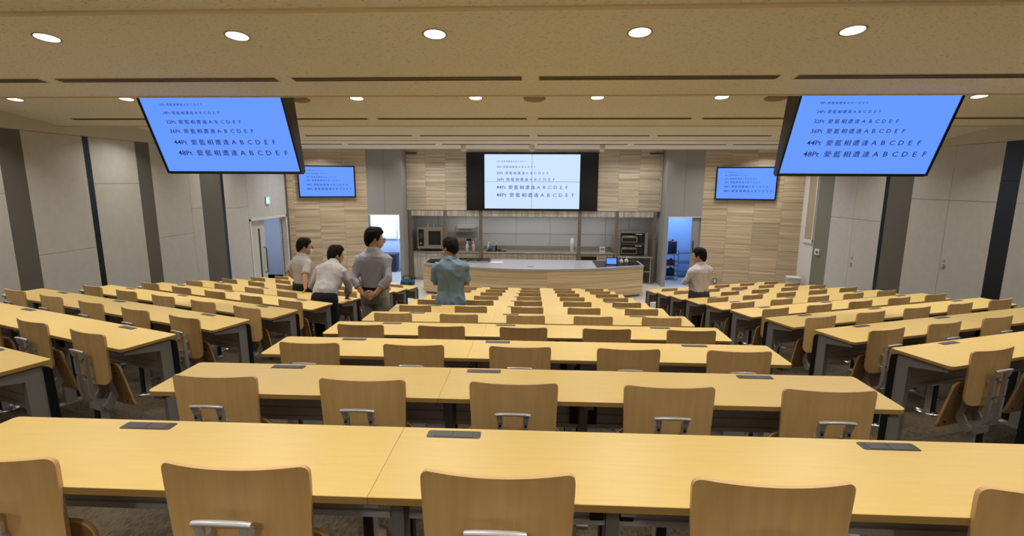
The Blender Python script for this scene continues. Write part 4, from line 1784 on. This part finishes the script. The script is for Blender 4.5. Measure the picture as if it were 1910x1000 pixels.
    for side in 'LR':
        S0, S1, mid, E_, fm, W_ = sh[side]
        if sleeve == 'short':
            pts, rad = [S0, S1, S1.lerp(E_, .45), S1.lerp(E_, .80)], [.052, .064, .062, .060]
        else:
            pts, rad = [S0, S1, mid, S1.lerp(E_, .85), E_, E_.lerp(W_, .22), E_.lerp(W_, .50)], [.052, .063, .055, .049, .049, .048, .044]
        c.tube(pts, [q * s for q in rad], 16)
    remesh(c, 'shirt', shirt, t, .009, 3, wr, 8.5, seed, (1, 1, .55))
    if sleeve != 'short':
        for side in 'LR':
            S0, S1, mid, E_, fm, W_ = sh[side]
            d_ = (W_ - E_)
            q = MB()
            q.tube([E_ + d_ * .40, E_ + d_ * .44, E_ + d_ * .53, E_ + d_ * .55], [.048 * s, .053 * s, .051 * s, .046 * s], 16)
            q.build('cuff', shirt, t)
    if collar:
        q = MB()
        rings = []
        for (z, r_) in ((1.42, .076), (1.470, .069), (1.488, .071), (1.458, .080), (1.425, .086)):
            rings.append(upr([(r_ * math.cos(a), r_ * .98 * math.sin(a) - .008, z + (.012 * -math.sin(a))) for a in [2 * PI * k / 24 for k in range(24)]]))
        q.loft(rings, 0, True, False)
        q.build('collar', shirt, t)
    # trousers
    q = MB()
    tp = [(.79, .155, .108, -.004), (.88, .170, .124, -.010), (.95, .160, .116, -.006), (1.0, .152, .110, -.002)]
    q.loft([upr([(x, y + yo, z) for x, y in sup(a * thin + .015, b * thin + .015)]) for z, a, b, yo in tp])
    for sx in (-1, 1):
        leg = [(sx * .085, 0, .88), (sx * .089, .010, .68), (sx * .091, .010, .48), (sx * .093, -.010, .28), (sx * .095, -.012, .07)]
        q.tube([up(p) for p in leg], [k * s for k in (.096, .090, .076, .070, .066)], 16)
    remesh(q, 'trousers', trouser, t, .010, 3, .003, 9.0, seed + 3, (1, 1, .5))
    for sx in (-1, 1):
        q = MB()
        q.tube([up((sx * .094, -.075, .04)), up((sx * .095, -.03, .045)), up((sx * .10, .06, .042)), up((sx * .106, .14, .034)), up((sx * .108, .185, .028))], [.030 * s, .043 * s, .045 * s, .041 * s, .024 * s], 14, flat=.85)
        q.build('shoe', M['black'], t)
    if belt:
        q = MB()
        rings = []
        for (z, e) in ((.972, .020), (.972, .026), (1.004, .026), (1.004, .020)):
            rings.append(upr([(x, y - .003, z) for x, y in sup(.153 * thin + e, .111 * thin + e, 36)]))
        q.loft(rings, 0, False, False, True)
        q.build('belt', belt, t)
    if mask:
        q = MB()
        rings = []
        for (z, yy, w) in ((-.018, .098, .040), (-.035, .122, .050), (-.070, .118, .052), (-.105, .100, .040)):
            rings.append([hp(w * math.sin(a), yy - (1 - math.cos(a)) * w * .9, z) for a in [(-80 + 160 * k / 12) * PI / 180 for k in range(13)]] + [hp(w * .93 * math.sin(a), yy - .006 - (1 - math.cos(a)) * w * .9, z) for a in [(80 - 160 * k / 12) * PI / 180 for k in range(13)]])
        q.loft(rings)
        mk = q.build('face_mask', M['white'], t)
        q = MB()
        for sx in (-1, 1):
            q.tube([hp(sx * .045, .085, -.03), hp(sx * .075, .035, -.012), hp(sx * .084, -.006, .01)], .002 * s, 6)
        q.build('ear_loop', M['white'], mk)
    if glasses:
        q = MB()
        for sx in (-1, 1):
            q.tube([hp(sx * .032 + .024 * math.cos(a), .112, .004 + .018 * math.sin(a)) for a in [2 * PI * k / 16 for k in range(17)]], .0022 * s, 6)
            q.tube([hp(sx * .056, .110, .010), hp(sx * .076, .085, .012), hp(sx * .084, .0, .012)], .0025 * s, 6)
        q.tube([hp(-.010, .113, .008), hp(.010, .113, .008)], .0022 * s, 6)
        q.build('glasses', M['black'], t)
    return t


white_shirt = cloth('white_shirt_cloth', rgb(182, 180, 182))
cream_shirt = cloth('off_white_shirt_cloth', rgb(180, 178, 178))
pale_shirt = cloth('pale_shirt_cloth', rgb(204, 200, 204))
grey_shirt = cloth('grey_sheen_shirt_cloth', rgb(156, 157, 170), .42)
teal_shirt = cloth('teal_polo_cloth', rgb(112, 136, 154), .75)
black_tr = cloth('black_trouser_cloth', rgb(28, 28, 34), .85, st=.15)
grey_tr = cloth('grey_trouser_cloth', rgb(128, 128, 122), .85, st=.2)
dgrey_tr = cloth('dark_grey_trouser_cloth', rgb(72, 68, 68), .85, st=.2)

# short sleeved man beyond the left desks, right hand resting on a desk
person('person in white short-sleeved shirt and face mask, one hand resting on a desk', (-3.53, 7.46, zfl(7)), -.66, 1.62, .04, .02, -.35, -.05,
       dict(elbow=(-.285, -.10, 1.10), wrist=(-.20, .04, .93), palm=(1, 0, 0), thumb=(0, .8, .6), dir=(.1, .3, -1), curl=.35),
       dict(elbow=(.285, -.10, 1.09), wrist=(.33, -.13, .915), palm=(-.2, 0, -1), thumb=(-.7, .5, 0), dir=(.35, -.7, -.45), curl=.12),
       white_shirt, 'short', black_tr, True, M['black'], mask=True, glasses=True, hairn=1.0, seed=2.0)
# man leaning on a desk end with his right hand
person('person in off-white rolled-sleeve shirt and black trousers leaning on a desk end, seen from behind', (-2.66, 6.24, zfl(6)), -.05, 1.58, .56, .05, -.75, -.12,
       dict(elbow=(-.27, .20, .97), wrist=(-.20, .38, .83), palm=(0, .2, -1), thumb=(1, .2, 0), dir=(.5, .8, -.35), curl=.2),
       dict(elbow=(.225, .25, .97), wrist=(.15, .335, .775), palm=(0, .1, -1), thumb=(-1, .2, 0), dir=(-.1, .9, -.25), curl=.12),
       cream_shirt, 'rolled', black_tr, True, None, hairn=4.0, seed=7.0, wr=.013)
# man standing in the aisle, hands clasped behind his back
person('person in grey shirt and trousers, hands clasped behind the back, in the left aisle', (-1.85, 5.82, zfl(5)), -.06, 1.655, -.02, .02, -1.0, -.02,
       dict(elbow=(-.202, -.115, 1.08), wrist=(-.075, -.185, .905), palm=(.1, -1, .1), thumb=(.3, -.1, .9), dir=(.95, -.12, -.28), curl=.25),
       dict(elbow=(.202, -.115, 1.08), wrist=(.078, -.200, .915), palm=(-.1, 1, .1), thumb=(-.3, -.1, .9), dir=(-.95, -.1, -.3), curl=.4),
       grey_shirt, 'rolled', grey_tr, True, M['black'], glasses=True, hairn=9.0, seed=11.0, thin=.95, wr=.012)
# man in the teal polo shirt, arms folded
person('person in teal polo shirt with folded arms standing among the centre rows, seen from behind', (-.985, 6.17, zfl(6)), .05, 1.65, .0, .0, .75, .0,
       dict(elbow=(-.205, .045, 1.08), wrist=(.055, .215, 1.14), palm=(.2, -1, 0), thumb=(0, .1, 1), dir=(.95, -.1, .15), curl=.35),
       dict(elbow=(.205, .045, 1.08), wrist=(-.055, .235, 1.10), palm=(-.2, -1, 0), thumb=(0, .1, 1), dir=(-.95, -.1, .15), curl=.35),
       teal_shirt, 'short', black_tr, False, None, hairn=14.0, hair_short=True, seed=19.0, thin=.99, wr=.016)
# man on the right, arms folded
person('person in pale shirt and dark grey trousers with folded arms, alone among the right desks', (2.745, 8.06, zfl(8)), .42, 1.60, .0, -.02, .55, .0,
       dict(elbow=(-.24, .06, 1.08), wrist=(.055, .215, 1.11), palm=(.2, -1, 0), thumb=(0, .1, 1), dir=(.95, -.1, .15), curl=.35),
       dict(elbow=(.225, .05, 1.06), wrist=(-.03, .20, 1.045), palm=(-.2, -1, 0), thumb=(0, .1, 1), dir=(-.75, -.35, .2), curl=.35),
       pale_shirt, 'rolled', dgrey_tr, True, None, hairn=21.0, seed=23.0, thin=1.0, wr=.012)
